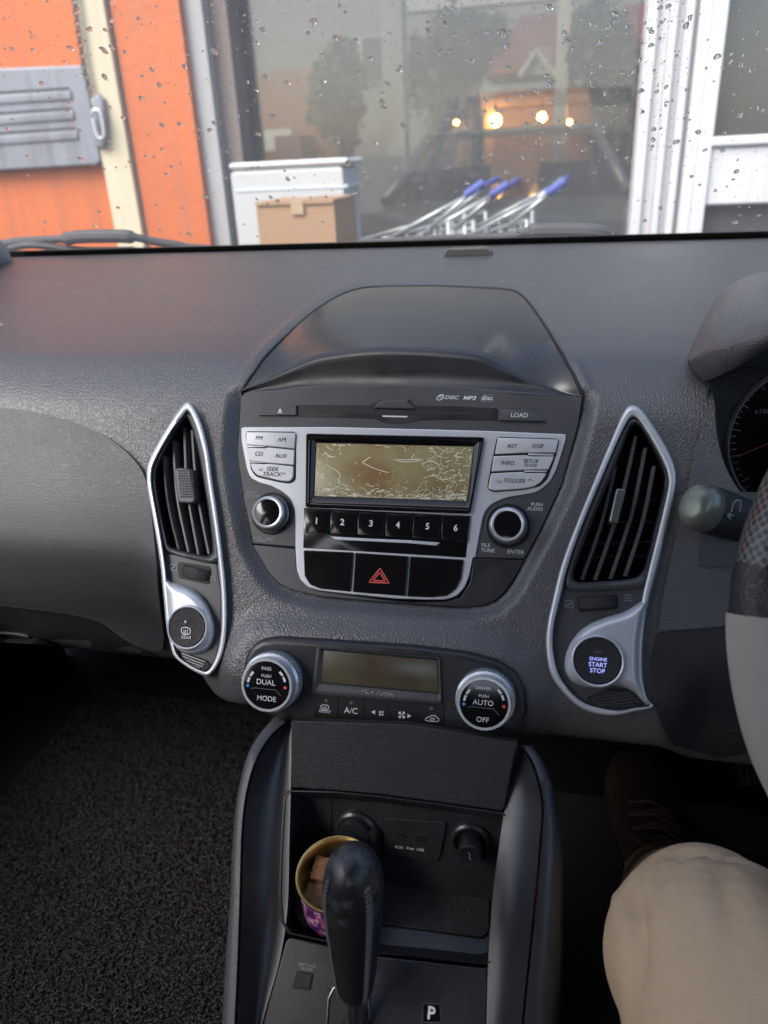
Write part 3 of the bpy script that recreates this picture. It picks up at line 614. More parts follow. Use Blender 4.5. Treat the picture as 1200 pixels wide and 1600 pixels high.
# preset keys
G = M['gloss']
PL('key_panel', PF, [p1('C', 492, 186), p1('D', 410, 240), p1('D', 376, 520), p1('C', 487, 455)], 0, 0.0018, M['gloss'], radio, bev=0.0003)
tx = [497, 664, 849, 1040]; edges_top = [p1('C', 497, 198), p1('C', 667, 206), p1('C', 851, 216), p1('C', 1040, 226), (645.2, 803.8), p1('D', 215, 232), p1('D', 408, 246)]
edges_bot = [p1('C', 496, 352), p1('C', 661, 358), p1('C', 843, 367), p1('C', 1030, 378), (642.5, 840.5), p1('D', 205, 398), p1('D', 388, 420)]
numc = [p1('C', 577, 276), p1('C', 749, 284), p1('C', 941, 293), p1('C', 1121, 303), p1('D', 120, 312), p1('D', 308, 323)]
for i in range(6):
    g = 1.0
    a, b, c, d = edges_top[i], edges_top[i + 1], edges_bot[i + 1], edges_bot[i]
    k = key([(a[0] + g, a[1]), (b[0] - g, b[1]), (c[0] - g, c[1]), (d[0] + g, d[1])], G, 0.0038, 'preset_key')
    text(str(i + 1), PF, *numc[i], 9.5, 0.0041, M['white'], k, bold=0.02)
PL('silver_bar', PF, [p1('C', 664, 376), p1('C', 900, 390), p1('D', 0, 403), p1('D', 204, 418), p1('D', 180, 440), p1('C', 1190, 424), p1('C', 700, 401)], 0, 0.0026, M['silver'], radio, bev=0.0006)
k = key([p1('C', 488, 470), p1('C', 824, 484), p1('C', 806, 748), p1('C', 600, 728), p1('C', 530, 700), p1('C', 495, 640)], G, 0.003, 'switch_blank', r=3)
k = key([p1('C', 834, 486), p1('C', 1193, 510), p1('C', 1172, 778), p1('C', 818, 750)], G, 0.003, 'hazard_switch', r=2)
mb = MB(); tri = pl('C', '1002,592 1062,690 928,684'); stroke(mb, PF, densify(tri, 6), 2.0, 0.0033, True)
def shrink(p, f): c = np.mean(p, 0); return [tuple(c + (np.array(q_) - c) * f) for q_ in p]
stroke(mb, PF, densify(shrink(tri, 0.60), 6), 1.8, 0.0033, True); mb.obj('hazard_triangle', M['red'], k, smooth=False)
k = key([p1('C', 1200, 511), p1('D', 362, 533), p1('D', 345, 660), p1('D', 310, 730), p1('D', 250, 775), p1('D', 150, 786), p1('C', 1180, 780)], G, 0.003, 'switch_blank', r=3)
# two rotary knobs
def knob(pln, root, fx, fy, r_px, H, name='knob'):
    m = pln.mpp(fx, fy, H) * r_px; c = pln.hit(fx, fy, H)
    b = lathe(MB(), pln, c, [(m * 1.10, 0), (m * 1.10, 0.0015), (m * 1.04, 0.002), (m * 1.00, 0.003), (m * 1.0, H * 0.55)]).obj(name, M['satin'], root)
    lathe(MB(), pln, c, [(m * 1.0, H * 0.5), (m * 1.0, H - 0.003), (m * 0.97, H - 0.0008), (m * 0.90, H), (m * 0.80, H - 0.0003), (m * 0.78, H - 0.001)]).obj('chrome_ring', M['chrome'], b)
    lathe(MB(), pln, c, [(m * 0.80, H - 0.004), (m * 0.79, H - 0.0007), (m * 0.6, H - 0.0002), (m * 0.3, H), (m * 0.02, H + 0.0001)]).obj('knob_cap', M['gloss'], b)
    lathe(MB(), pln, c, [(m * 1.32, -0.001), (m * 1.32, 0.0006), (m * 1.27, 0.0010), (m * 1.22, 0.0006), (m * 1.1, 0.0003)]).obj('knob_collar', M['pod'], b)
    return b
knob(PF, radio, *p1('C', 245, 215), 24.5, 0.013); knob(PF, radio, *p1('D', 655, 298), 27.5, 0.011)
for s_, z, x, y, hp in (('PUSH', 'C', 140, 86, 4.6), ('POWER', 'C', 150, 112, 4.6), ('VOLUME', 'C', 222, 398, 5.6)): text(s_, PF, *p1(z, x, y), hp, 0.0002, M['grey'], face, shear=0.2)
for s_, z, x, y, hp in (('PUSH', 'D', 853, 165, 5.4), ('AUDIO', 'D', 840, 195, 5.4), ('FILE', 'D', 510, 438, 5.8), ('TUNE', 'D', 524, 472, 5.8), ('ENTER', 'D', 710, 483, 6.2)): text(s_, PF, *p1(z, x, y), hp, 0.0002, M['white'], face)

# ================================================================== CLIMATE PANEL
clim = thing('climate_control_panel', PG.w((0, -0.03)), 'black climate control panel with small olive display between two silver ringed knobs', 'climate panel')
pod = PL('panel_body', PG, POD_OUT, -0.032, 0.0, M['pod'], clim, bev=0.005, steps=5)
mb = MB(); ring(mb, PG, fillet(pl('4', '358,118 802,155 808,322 338,287'), 4), fillet(pl('4', '384,130 790,166 796,281 374,243'), 2), [(0, -0.001), (0, 0.0018), (0.15, 0.0024), (0.4, 0.0022), (0.95, -0.0006), (1.02, -0.002)])
bz = mb.obj('display_bezel', M['plastic'], clim)
PL('display', PG, pl('4', '384,130 790,166 796,281 374,243'), -0.003, 0.0004, M['lcd2'], clim, bev=0.0001)
rs = random.Random(5); mb = MB()
for i in range(26):
    x = rs.uniform(515, 630); y = 278 + (x - 515) * 0.11 + rs.uniform(-5, 5); stroke(mb, PG, pl('4', '%f,%f %f,%f' % (x, y, x + rs.uniform(2, 8), y + rs.uniform(-4, 5))), rs.uniform(.8, 1.6), 0.0026)
mb.obj('worn_print', M['grey'], bz, smooth=False)
bx_ = [347, 436, 528, 622, 723, 820]
hB = 0.0005
keys = []
for i in range(5):
    x0, x1 = bx_[i] + 1, bx_[i + 1] - 1; t = lambda x: 293 + (x - 347) * 0.074; bo = lambda x: 385 + (x - 347) * 0.055
    keys.append(PL('button', PG, pl('4', '%f,%f %f,%f %f,%f %f,%f' % (x0, t(x0), x1, t(x1), x1 - 1, bo(x1), x0 - 1, bo(x0))), -0.002, hB, M['key'], clim, bev=0.0003, r=1.0))
    if i in (0, 1, 4): lathe(MB(), PG, PG.hit(*p1('4', (x0 + x1) / 2, t((x0 + x1) / 2) + 16), hB), [(0.0014, hB), (0.0012, hB + .0002), (0.0002, hB + .0003)], 10).obj('indicator_lamp', M['satin'], keys[-1])
hT = hB + 0.0003; W_ = M['white']
mb = MB(); stroke(mb, PG, cr(pl('4', '372,330 386,326 400,331 396,345 376,343')), 1.0, hT, True)
for dx in (-6, 0, 6): stroke(mb, PG, pl('4', '%f,332 %f,337 %f,342 %f,348' % (386 + dx, 384 + dx, 388 + dx, 386 + dx)), 0.8, hT + .0001)
mb.obj('defrost_symbol', W_, keys[0]); text('FRONT', PG, *p1('4', 387, 351), 4.0, hT, W_, keys[0])
text('A/C', PG, *p1('4', 481, 348), 9.0, hT, W_, keys[1])
def fan(mb, x, y, r):
    for a in (45, 135, 225, 315):
        t = math.radians(a); plate(mb, PG, [(x + r * .1 * math.cos(t), y - r * .1 * math.sin(t)), (x + r * math.cos(t - .45), y - r * math.sin(t - .45)), (x + r * 1.1 * math.cos(t), y - r * 1.1 * math.sin(t)), (x + r * math.cos(t + .45), y - r * math.sin(t + .45))], hB, hT, 0.00005, steps=1)
x, y = p1('4', 590, 357); mb = MB(); fan(mb, x, y, 4.2); plate(mb, PG, pl('4', '553,352 568,345 568,361'), hB, hT, 0.00005, steps=1); mb.obj('fan_low_symbol', W_, keys[2], smooth=False)
x, y = p1('4', 664, 363); mb = MB(); fan(mb, x, y, 6.0); plate(mb, PG, pl('4', '698,367 684,359 684,374'), hB, hT, 0.00005, steps=1); mb.obj('fan_high_symbol', W_, keys[3], smooth=False)
mb = MB(); stroke(mb, PG, cr(pl('4', '750,382 754,373 764,369 772,365 784,366 792,373 797,377 795,385 775,386')), 1.2, hT, True); stroke(mb, PG, cr(pl('4', '764,379 772,374 782,376 778,381 768,381'), 4, False), 1.0, hT); mb.obj('recirculate_symbol', W_, keys[4])
def clim_knob(fx, fy, rpx, H, words_):
    mpp = PG.mpp(fx, fy, H); m = rpx * mpp; c = PG.hit(fx, fy, H)
    kn = lathe(MB(), PG, c, [(m * 1.20, -0.001), (m * 1.20, 0.001), (m * 1.16, 0.002), (m * 1.14, 0.0025)], 64).obj('knob', M['pod'], clim)
    lathe(MB(), PG, c, [(m * 1.12, 0), (m * 1.14, H * .30), (m * 1.13, H * .58), (m * 1.07, H * .64)], 110, knurl=(0, 1, 2)).obj('knurled_grip', M['chrome'], kn)
    lathe(MB(), PG, c, [(m * 1.06, H * .55), (m * 1.055, H * .78), (m * 1.05, H * .93), (m * 1.02, H), (m * .935, H), (m * .92, H - .0008)], 72).obj('silver_ring', M['chrome'], kn)
    f = lathe(MB(), PG, c, [(m * .95, H - .003), (m * .945, H - .0006), (m * .7, H - .0003), (m * .05, H - .0003)], 72).obj('knob_face', M['gloss'], kn)
    f2 = kn
    for s_, dx, dy, hp in words_: text(s_, PG, fx + dx, fy + dy, hp, H, W_, f2, sx=1.0)
    mb = MB()
    for a0, a1 in ((112 + 22, 112 + 38), (112 + 42, 112 + 58), (68 - 38, 68 - 22), (68 - 58, 68 - 42)):
        stroke(mb, PG, circ(fx, fy, rpx * .76, 6, a0, a1), 3.4, H)
    mb.obj('dial_marks', W_, f2)
    for sx, mm in ((-1, 'blue'), (1, 'red')):
        lathe(MB(), PG, PG.hit(fx + sx * rpx * .76, fy + rpx * (.0 if sx < 0 else .10), H), [(0.0013, H - .0002), (0.0013, H), (0.0001, H + .0001)], 12).obj('dial_dot', M[mm], f2)
    mb = MB(); stroke(mb, PG, [(fx - rpx * .62, fy + rpx * .14), (fx - rpx * .5, fy + rpx * .10), (fx + rpx * .36, fy + rpx * .19), (fx + rpx * .58, fy + rpx * .42)], 0.9, H - .00005); mb.obj('face_line', M['satin'], f2)
clim_knob(*p1('4', 176, 256), 38.5, 0.021, [('PASS', 0, -26, 5.2), ('PUSH', 0, -14.5, 4.6), ('DUAL', -1, -4.5, 8), ('MODE', 0, 21, 7.4)])
clim_knob(*p1('4', 960, 323), 41, 0.021, [('DRIVER', -1, -24.5, 5.2), ('PUSH', 0, -12, 4.8), ('AUTO', -1, -1.5, 8.2), ('OFF', -2, 25, 8)])

# ================================================================== AIR VENTS
def make_vent(z, root, outer, inner, opening, boss, slats, vanes, tab, wheel, icons, btn, btn_r, grille, grille_lines, panel):
    P = PV; hT = 0.007
    oo, ii = cr(pl(z, outer), 5), cr(pl(z, inner), 5)
    ring(MB(), P, oo, ii, [(-0.02, -0.006), (-0.01, 0.002), (0.06, 0.0050), (0.16, 0.0064), (0.4, hT), (0.75, hT * .98), (0.93, 0.0060), (1.0, 0.0045), (1.03, -0.006)]).obj('silver_frame', M['silver'], root, angle=50)
    # dark panel that fills the frame under the opening
    PL('control_panel', P, pl(z, panel), -0.02, 0.0005, M['plastic'], root, bev=0.001, smooth=False)
    op = cr(pl(z, opening[1]), 5); ho = cr(pl(z, opening[0]), 5); n = 120
    ring(MB(), P, ho, op, [(-0.05, -0.012), (-0.02, 0.002), (0.2, 0.0035), (0.6, 0.0035), (0.9, 0.001), (1.0, -0.002), (1.0, -0.012)], n).obj('housing', M['plastic'], root, angle=50)
    c = np.mean(op, 0); sh = [tuple(c + (np.array(q_) - c) * 0.97) for q_ in resample(op, n)]
    mb = MB(); uv = [P.hit(*q_, -0.004) for q_ in resample(op, n)]
    mb.loft([[P.w(q_, -0.004) for q_ in uv], [P.w(q_, -0.05) for q_ in uv]]); mb.f.append(tuple(range(n, 2 * n))); mb.obj('duct', M['black'], root)
    for (a, b, dx) in slats:                                          # the upright blades
        A, B = p1(z, *a), p1(z, *b); h = -0.006; mid = ((A[0] + B[0]) / 2 + dx, (A[1] + B[1]) / 2)
        ln = [P.hit(*q_, h) for q_ in cr([A, mid, B], 8, False)]
        r_ = []
        for (u, v) in ln:
            r_.append([P.w((u - .0019, v), h - .0016), P.w((u - .0010, v), h), P.w((u + .0008, v), h), P.w((u + .0017, v), h - .0012), P.w((u + .0030, v), h - .020), P.w((u + .0016, v), h - .020)])
        MB().loft(r_, cap=True).obj('slat', M['slat'], root)
    for a, b in vanes:
        A, B = P.hit(*p1(z, *a), -0.032), P.hit(*p1(z, *b), -0.032)
        d = Vector(B) - Vector(A); m = (Vector(A) + Vector(B)) / 2
        MB().box(P.w(m, -0.034), P.u * (d.x / 2) + P.v * (d.y / 2), P.v * .0008, P.n * .008).obj('cross_vane', M['plastic'], root, smooth=False)
    tb = PL('vent_tab', P, pl(z, tab[0]), -0.012, tab[2], M[tab[1]], root, bev=0.0014, r=tab[3])
    if z == '5':
        mb = MB()
        for i in range(6):
            for j in range(11):
                x, y = 262 + i * 13 + j * 1.2, 452 + j * 13.5; stroke(mb, P, pl(z, '%f,%f %f,%f' % (x, y, x + 8, y)), 2.4, tab[2] + .0003, t=.0005)
        mb.obj('tab_grip', M['dark'], tb, smooth=False)
    # thumb wheel in its slot
    PL('wheel_slot', P, pl(z, wheel[0]), -0.004, 0.0012, M['black'], root, bev=0.0004, r=4)
    A, B = P.hit(*p1(z, *wheel[1]), .004), P.hit(*p1(z, *wheel[2]), .004); d = Vector(B) - Vector(A); R_ = 0.013; L_ = d.length
    mb = MB(); rings = []; nn = 40; dn = d.normalized(); pn = Vector((-dn.y, dn.x)); half = wheel[3]
    prof = [(-1, .90), (-.9, 1.0), (-.3, 1.03), (.3, 1.03), (.9, 1.0), (1, .90)]
    for j in range(nn + 1):
        a = math.pi * j / nn; g = []
        for f, k in prof:
            kk = k * (0.985 if j % 2 else 1.0)
            uv = Vector(A) + dn * (L_ / 2) * (1 - math.cos(a) * kk) + pn * (half * f)
            g.append(P.w(uv, 0.0006 + math.sin(a) * 0.0065 * kk))
        rings.append(g)
    mb.loft(rings, closed=False); mb.obj('thumbwheel', M['dark'], root, angle=25)
    for kind, x, y, w in icons:
        mb = MB()
        if kind == 'closed':
            stroke(mb, P, densify(pl(z, '%f,%f %f,%f %f,%f %f,%f' % (x - w, y - w, x + w, y - w * .8, x + w, y + w, x - w, y + w * .8)), 2), 0.9, .0016, True); stroke(mb, P, pl(z, '%f,%f %f,%f' % (x - w * .6, y + w * .4, x + w * .6, y - w * .4)), 1.4, .0017)
        else:
            for dy in (-.7, 0, .7): stroke(mb, P, cr(pl(z, '%f,%f %f,%f %f,%f' % (x - w, y + dy * w + 2, x, y + dy * w - 2, x + w, y + dy * w + 3)), 3, False), 0.9, .0016)
        mb.obj('vent_symbol', M['grey'], root)
    # silver boss and round button
    dome(P, pl(z, boss), -0.002, 0.0112, 17, 3.0, 'button_surround', M['silver'], root)
    bx0 = p1(z, *btn); hb = 0.0130; m = P.mpp(*bx0, hb) * btn_r; c = P.hit(*bx0, hb)
    lathe(MB(), P, c, [(m * 1.20, hb - .0035), (m * 1.12, hb + .0006), (m * 1.08, hb + .0010), (m * 1.03, hb + .0004), (m * 1.0, hb - .003)], 64).obj('button_ring', M['silver'], root)
    bt = lathe(MB(), P, c, [(m * 1.02, hb - .004), (m * 1.0, hb - .0006), (m * .95, hb), (m * .6, hb - .0006), (m * .02, hb - .0008)], 64).obj('round_button', M['dark'], root)
    gr = PL('grille_plate', P, pl(z, grille), -0.006, 0.0024, M['dark'], root, bev=0.001, r=2)
    for a, b in grille_lines:
        mb = MB(); stroke(mb, P, [p1(z, *a), p1(z, *b)], 1.6, .0032, t=.001); mb.obj('grille_bar', M['satin' if z == '5' else 'plastic'], gr)
    return bt, hb
GV = 'dashboard air vents'
v1 = thing('air_vent', PV.W(*p1('5', 300, 1500)), 'tall silver framed air vent by the glove box, rear defrost button under its slats', 'air vent', GV)
bt, hb = make_vent('5', v1,
    '310,95 345,125 385,210 420,350 440,500 470,700 495,900 512,1080 515,1250 500,1380 470,1460 430,1512 395,1518 330,1488 262,1440 232,1400 215,1330 200,1260 190,1150 180,1050 170,950 150,820 125,680 100,540 97,460 110,400 150,320 210,220 270,130',
    '308,142 325,157 358,237 393,370 413,520 443,710 468,905 485,1085 487,1250 474,1368 450,1442 424,1486 396,1496 335,1470 270,1425 246,1385 234,1325 222,1260 212,1150 203,1040 193,940 175,815 150,675 125,535 123,465 135,415 172,340 228,245 283,170',
    ('307,140 325,153 360,235 395,370 415,520 445,710 466,880 462,925 420,932 325,912 235,885 196,862 178,800 150,675 126,535 124,465 136,412 173,338 229,243 284,166',
     '305,176 318,195 340,250 372,380 392,500 412,620 432,760 440,850 436,885 405,895 330,880 245,858 210,838 200,800 170,660 150,540 146,470 158,425 192,350 238,262 284,196'),
    '176,975 215,1022 270,1040 330,1062 385,1105 425,1170 452,1255 446,1335 410,1390 350,1412 285,1402 238,1370 208,1300 194,1200 186,1100',
    [((183, 375), (262, 862), -5), ((235, 295), (315, 880), -6), ((292, 225), (366, 890), -6), ((332, 240), (420, 885), -5)],
    [((150, 560), (420, 600)), ((175, 700), (440, 740)), ((190, 820), (445, 850)), ((150, 430), (390, 450))],
    (pl and '232,448 262,434 328,442 350,610 330,622 262,618', 'plastic', 0.006, 3),
    ('262,925 430,952 425,1045 262,1010', (278, 968), (416, 1000), 0.0046), [('closed', 236, 955, 17), ('open', 442, 1012, 15)],
    (308, 1268), 28.0, '270,1392 410,1440 432,1470 395,1500 330,1475 285,1440',
    [((278, 1402), (404, 1448)), ((280, 1416), (396, 1461)), ((282, 1432), (388, 1472)), ((288, 1447), (374, 1480)), ((300, 1463), (360, 1486))],
    '196,880 462,935 486,1085 488,1250 475,1370 450,1444 424,1488 396,1498 335,1472 262,1420 225,1300 205,1050 190,940')
x, y = p1('5', 300, 1286); mb = MB()
stroke(mb, PV, cr(pl('5', '280,1272 300,1268 322,1276 322,1300 300,1304 280,1296')), 1.2, hb + .0003, True)
for dx in (-9, 0, 9): stroke(mb, PV, pl('5', '%f,1280 %f,1300' % (300 + dx, 301 + dx)), 1.0, hb + .0004)
mb.obj('defrost_symbol', W_, bt); text('REAR', PV, *p1('5', 304, 1320), 4.6, hb + .0003, W_, bt)
lathe(MB(), PV, PV.hit(*p1('5', 300, 1240), hb), [(.0013, hb - .0005), (.0012, hb + .0002), (.0002, hb + .0003)], 12).obj('indicator_lamp', M['satin'], bt)
v2 = thing('air_vent', PV.W(*p1('6', 290, 1520)), 'tall silver framed air vent by the steering wheel above lit engine start button', 'air vent', GV)
bt, hb = make_vent('6', v2,
    '435,100 480,120 540,200 610,320 640,410 635,500 600,660 560,830 520,980 500,1080 485,1250 490,1380 510,1460 538,1496 450,1517 370,1534 290,1532 200,1502 120,1432 60,1342 40,1220 45,1120 70,1000 110,840 180,650 270,430 350,240 400,130',
    '440,152 468,168 518,242 580,356 605,430 603,490 567,650 525,820 490,965 474,1080 462,1250 466,1380 490,1450 520,1490 450,1500 378,1512 300,1502 214,1475 140,1410 90,1325 70,1215 75,1120 100,1010 140,845 205,660 295,440 370,265 415,175',
    ('442,150 468,166 518,240 581,354 606,428 604,492 568,650 526,820 497,925 455,945 335,955 200,958 140,950 128,915 142,842 206,658 296,438 371,263 416,172',
     '452,190 478,205 510,250 562,345 590,425 588,490 550,650 508,820 486,872 448,898 335,912 205,918 170,908 166,880 184,820 262,620 345,415 395,290 424,215'),
    '518,985 470,1010 400,1052 310,1080 222,1120 160,1182 126,1260 126,1335 170,1388 250,1408 330,1402 398,1408 448,1434 490,1478 530,1494 503,1440 484,1350 483,1200 500,1085',
    [((360, 380), (205, 908), 5), ((456, 240), (268, 908), 6), ((502, 295), (340, 902), 6), ((542, 380), (408, 890), 5)],
    [((300, 545), (580, 540)), ((255, 640), (560, 640)), ((220, 740), (540, 730)), ((200, 800), (520, 795))],
    ('365,482 412,486 372,650 330,640', 'satin', 0.004, 4),
    ('180,985 370,975 372,1040 190,1056', (186, 1018), (364, 1004), 0.0046), [('closed', 146, 1020, 18), ('open', 420, 990, 18)],
    (278, 1283), 37.0, '228,1455 330,1412 420,1418 462,1448 486,1486 420,1502 320,1500 262,1486',
    [((245, 1458), (440, 1424)), ((252, 1468), (455, 1440)), ((262, 1478), (468, 1456)), ((280, 1488), (478, 1470))],
    '128,930 497,925 500,960 474,1080 462,1250 466,1380 490,1450 520,1490 450,1502 378,1513 300,1504 214,1476 140,1411 90,1326 70,1215 75,1120 100,1010')
text('ENGINE', PV, *p1('6', 281, 1275), 5.4, hb + .0003, M['start'], bt, bold=0.01)
text('START', PV, *p1('6', 279, 1301), 6.9, hb + .0003, M['start'], bt, bold=0.01)
text('STOP', PV, *p1('6', 277, 1329), 6.9, hb + .0003, M['start'], bt, bold=0.01)
mb = MB(); stroke(mb, PV, pl('6', '262,1242 300,1242'), 1.6, hb + .0003); mb.obj('indicator_lamp', M['satin'], bt)

# ================================================================== CENTRE CONSOLE
cons = thing('centre_console', (XC, 0.32, 0.47), 'dark centre console with open pocket, raised side rails and gear plate', 'console')
LR = [[(330, 1850), (352, 1850), (356, 1850), (375, 1850)], [(337, 1720), (359, 1720), (363, 1720), (390, 1720)], [(345, 1600), (366, 1600), (370, 1600), (410, 1600)], [(351, 1500), (371, 1490), (375, 1490), (437, 1500)], [(358, 1400), (374, 1400), (378, 1400), (449, 1420)],
      [(363, 1300), (377, 1300), (381, 1300), (452, 1320)], [(371, 1230), (384, 1240), (388, 1240), (454, 1240)], [(386, 1175), (398, 1190), (402, 1191), (455, 1190)], [(405, 1143), (420, 1152), (424, 1154), (455, 1155)], [(428, 1116), (446, 1128), (448, 1131), (456, 1130)]]
RR = [[(866, 1850), (806, 1850), (802, 1850), (754, 1850)], [(868, 1720), (811, 1720), (807, 1720), (757, 1720)], [(872, 1600), (819, 1600), (815, 1600), (760, 1600)], [(876, 1480), (830, 1490), (826, 1490), (763, 1500)], [(877, 1380), (840, 1390), (836, 1390), (770, 1400)],
      [(876, 1310), (848, 1300), (844, 1300), (780, 1320)], [(872, 1262), (850, 1262), (846, 1262), (790, 1255)], [(865, 1223), (844, 1223), (840, 1225), (798, 1210)], [(852, 1190), (832, 1188), (828, 1190), (804, 1180)], [(838, 1166), (814, 1164), (812, 1168), (807, 1160)]]
def rail(RW, sx, lab):
    dn = [cr([r[j] for r in RW], 6, False) for j in range(4)]
    H = [0.016, 0.0215, 0.021, 0.0015]
    n = len(dn[0]); fade = [min(1.0, (n - 1 - i) / 12.0 * 0.75 + 0.25) for i in range(n)]
    P_ = [[PK.W(*dn[j][i], H[j] * fade[i]) for i in range(n)] for j in range(4)]
    mb = MB(); rows = []
    for i in range(n):
        o, c1 = P_[0][i], P_[1][i]; out = Vector((sx, 0, 0))
        dz = Vector((0, 0.004, -0.018))
        fl = Vector((o.x + sx * 0.012, o.y + 0.10, 0.462))
        rows.append([fl, o + dz * 3 + out * .004, o + dz + out * .002, o + Vector((0, 0, -0.004)), o + (c1 - o) * 0.25 + PK.n * 0.002, o + (c1 - o) * 0.7 + PK.n * 0.0015, c1, c1 - PK.n * 0.006])
    mb.loft(rows, closed=False); mb.obj('side_rail', M['lid'] if sx < 0 else M['console'], cons, angle=70)
    mb = MB(); rows = []
    for i in range(n):
        a, b = P_[2][i], P_[3][i]; g = [a - PK.n * 0.006, a]
        for f in (0.06, 0.14, 0.26, 0.42, 0.6, 0.8, 1.0):
            sag = (0.0075 if sx < 0 else 0.004) * math.sin(math.pi * f) * fade[i]
            g.append(a.lerp(b, f) - PK.n * sag)
        g.append(b - PK.n * 0.006); rows.append(g)
    mb.loft(rows, closed=False); mb.obj('side_panel', M['console'], cons, angle=70)
rail(LR, -1, ''); rail(RR, 1, '')
PU = Plane(PK.W(620, 1262), 62)
PL('upper_panel', PU, pl('P', '455,1126 640,1132 809,1160 806,1172 798,1212 789,1262') + pl('7', '955,318 760,290 550,262 400,248 245,238'), -0.01, 0.0012, M['dark'], cons, bev=0.0012)
pocket_o = pl('7', '238,246 400,250 550,265 760,292 960,322 990,345 985,500 978,600 965,760 940,815 900,828 700,808 530,790 350,750 240,725 215,690 205,600 207,500 213,380 220,270')
qd = PK.W(600, 1385).y; dq = CAM + ray(600, 1385) * ((PK.W(600, 1385) - CAM).length / ray(600, 1385).length + 0.055)
PW_ = Plane(dq, 80); PN_ = Plane(dq, 9)
SPL = p1('7', 600, 572)[1]
def inn(x, y):
    a, b = PW_.W(x, y), PN_.W(x, y); return a if (a - CAM).length < (b - CAM).length else b
prs_i = pl('7', '292,262 420,268 560,280 760,305 925,325 940,350 935,480 930,590 920,755 900,790 870,795 700,775 530,760 370,730 285,700 265,665 268,560 275,480 283,390 288,280')
I3 = [inn(*p) for p in prs_i]
mb = MB(); o0 = [PK.W(*p, 0.0018) for p in pocket_o]; o1 = [PK.W(*p, 0.0) for p in pocket_o]
c0 = np.mean(pocket_o, 0)
oi = [PK.W(*(c0 + (np.array(p) - c0) * 0.985), 0.0022) for p in pocket_o]; ob = [PK.W(*(c0 + (np.array(p) - c0) * 1.012), -0.001) for p in pocket_o]
mid = [a.lerp(b, 0.5) + Vector((0, 0, -0.004)) for a, b in zip(oi, I3)]
mb.loft([ob, o0, oi, mid, I3]); mb.obj('pocket', M['console'], cons, angle=50)
mb = MB()                                  # back wall and floor sheets of the pocket
g = [[PW_.W(x, y) for x in np.linspace(455, 790, 12)] for y in np.linspace(1225, 1440, 10)]; mb.loft(g, closed=False)
mb.obj('pocket_back', M['console'], cons)
mb = MB(); g = [[PN_.W(x, y) for x in np.linspace(440, 790, 12)] for y in np.linspace(1350, 1520, 10)]; mb.loft(g, closed=False); mb.obj('pocket_floor', M['console'], cons)
mb = MB(); stroke(mb, PW_, pl('7', '382,250 380,420'), 1.6, 0.0006); mb.obj('panel_seam', M['black'], cons)
# sockets
def socket(x, y, r, plug):
    m = PW_.mpp(x, y) * r; c = PW_.hit(x, y, 0.004)
    s_ = lathe(MB(), PW_, c, [(m * 1.12, 0), (m * 1.10, .003), (m * .98, .0045), (m * .86, .004), (m * .82, -.002)], 40).obj('power_socket', M['console'], cons)
    if plug == 'lighter':
        hh = 0.020; c = PW_.hit(*p1('7', 843, 468), hh); m2 = PW_.mpp(*p1('7', 843, 468), hh) * 17.5
        lathe(MB(), PW_, c, [(m2 * 1.05, .001), (m2 * 1.0, .012), (m2 * 1.08, .0125), (m2 * 1.08, hh - .002), (m2 * .98, hh), (m2 * .8, hh - .0006), (m2 * .02, hh - .0003)], 40).obj('lighter_knob', M['pod'], s_)
        mb = MB(); stroke(mb, PW_, cr([p1('7', 838, 455), p1('7', 846, 463), p1('7', 842, 472), p1('7', 850, 480)], 3, False), 1.1, hh); mb.obj('lighter_symbol', M['grey'], s_)
    else:
        lathe(MB(), PW_, c, [(m * .84, .001), (m * .84, .008), (m * .78, .0098), (m * .02, .0102)], 40).obj('socket_cap', M['pod'], s_)
        MB().box(PW_.W(*p1('7', 517, 408), .006), PW_.u * .004, PW_.v * .007, PW_.n * .003).obj('cap_hinge', M['pod'], s_)
socket(*p1('7', 462, 388), 29, 'cap'); socket(*p1('7', 846, 425), 29, 'lighter')
usb = PL('socket_panel', PW_, pl('7', '555,340 760,352 766,366 742,478 728,488 552,464'), 0, 0.0022, M['dark'], cons, bev=0.0008, r=3)
PL('socket_hole', PW_, pl('7', '658,398 704,402 702,424 660,418'), 0.0022, 0.0024, M['black'], usb, bev=0.00005)
lathe(MB(), PW_, PW_.hit(*p1('7', 614, 398), .0024), [(.0026, .0023), (.0025, .0032), (.0016, .0032), (.0015, .002)], 20).obj('socket_ring', M['pod'], usb)
for s_, x in (('AUX', 607), ('iPod', 644), ('USB', 679)): text(s_, PW_, *p1('7', x, 437 + (x - 607) * .12), 4.6, 0.0025, M['white'], usb)
mat_px = pl('7', '420,540 560,556 890,592 912,606 910,715 890,738 700,712 420,676')
hexm = mat('ribbed_rubber', (0.012, 0.012, 0.013), 0.55, bump=[('voronoi', 620, 0.0003)])
PL('pocket_mat', PN_, mat_px, 0, 0.0025, hexm, cons, bev=0.001, r=4)
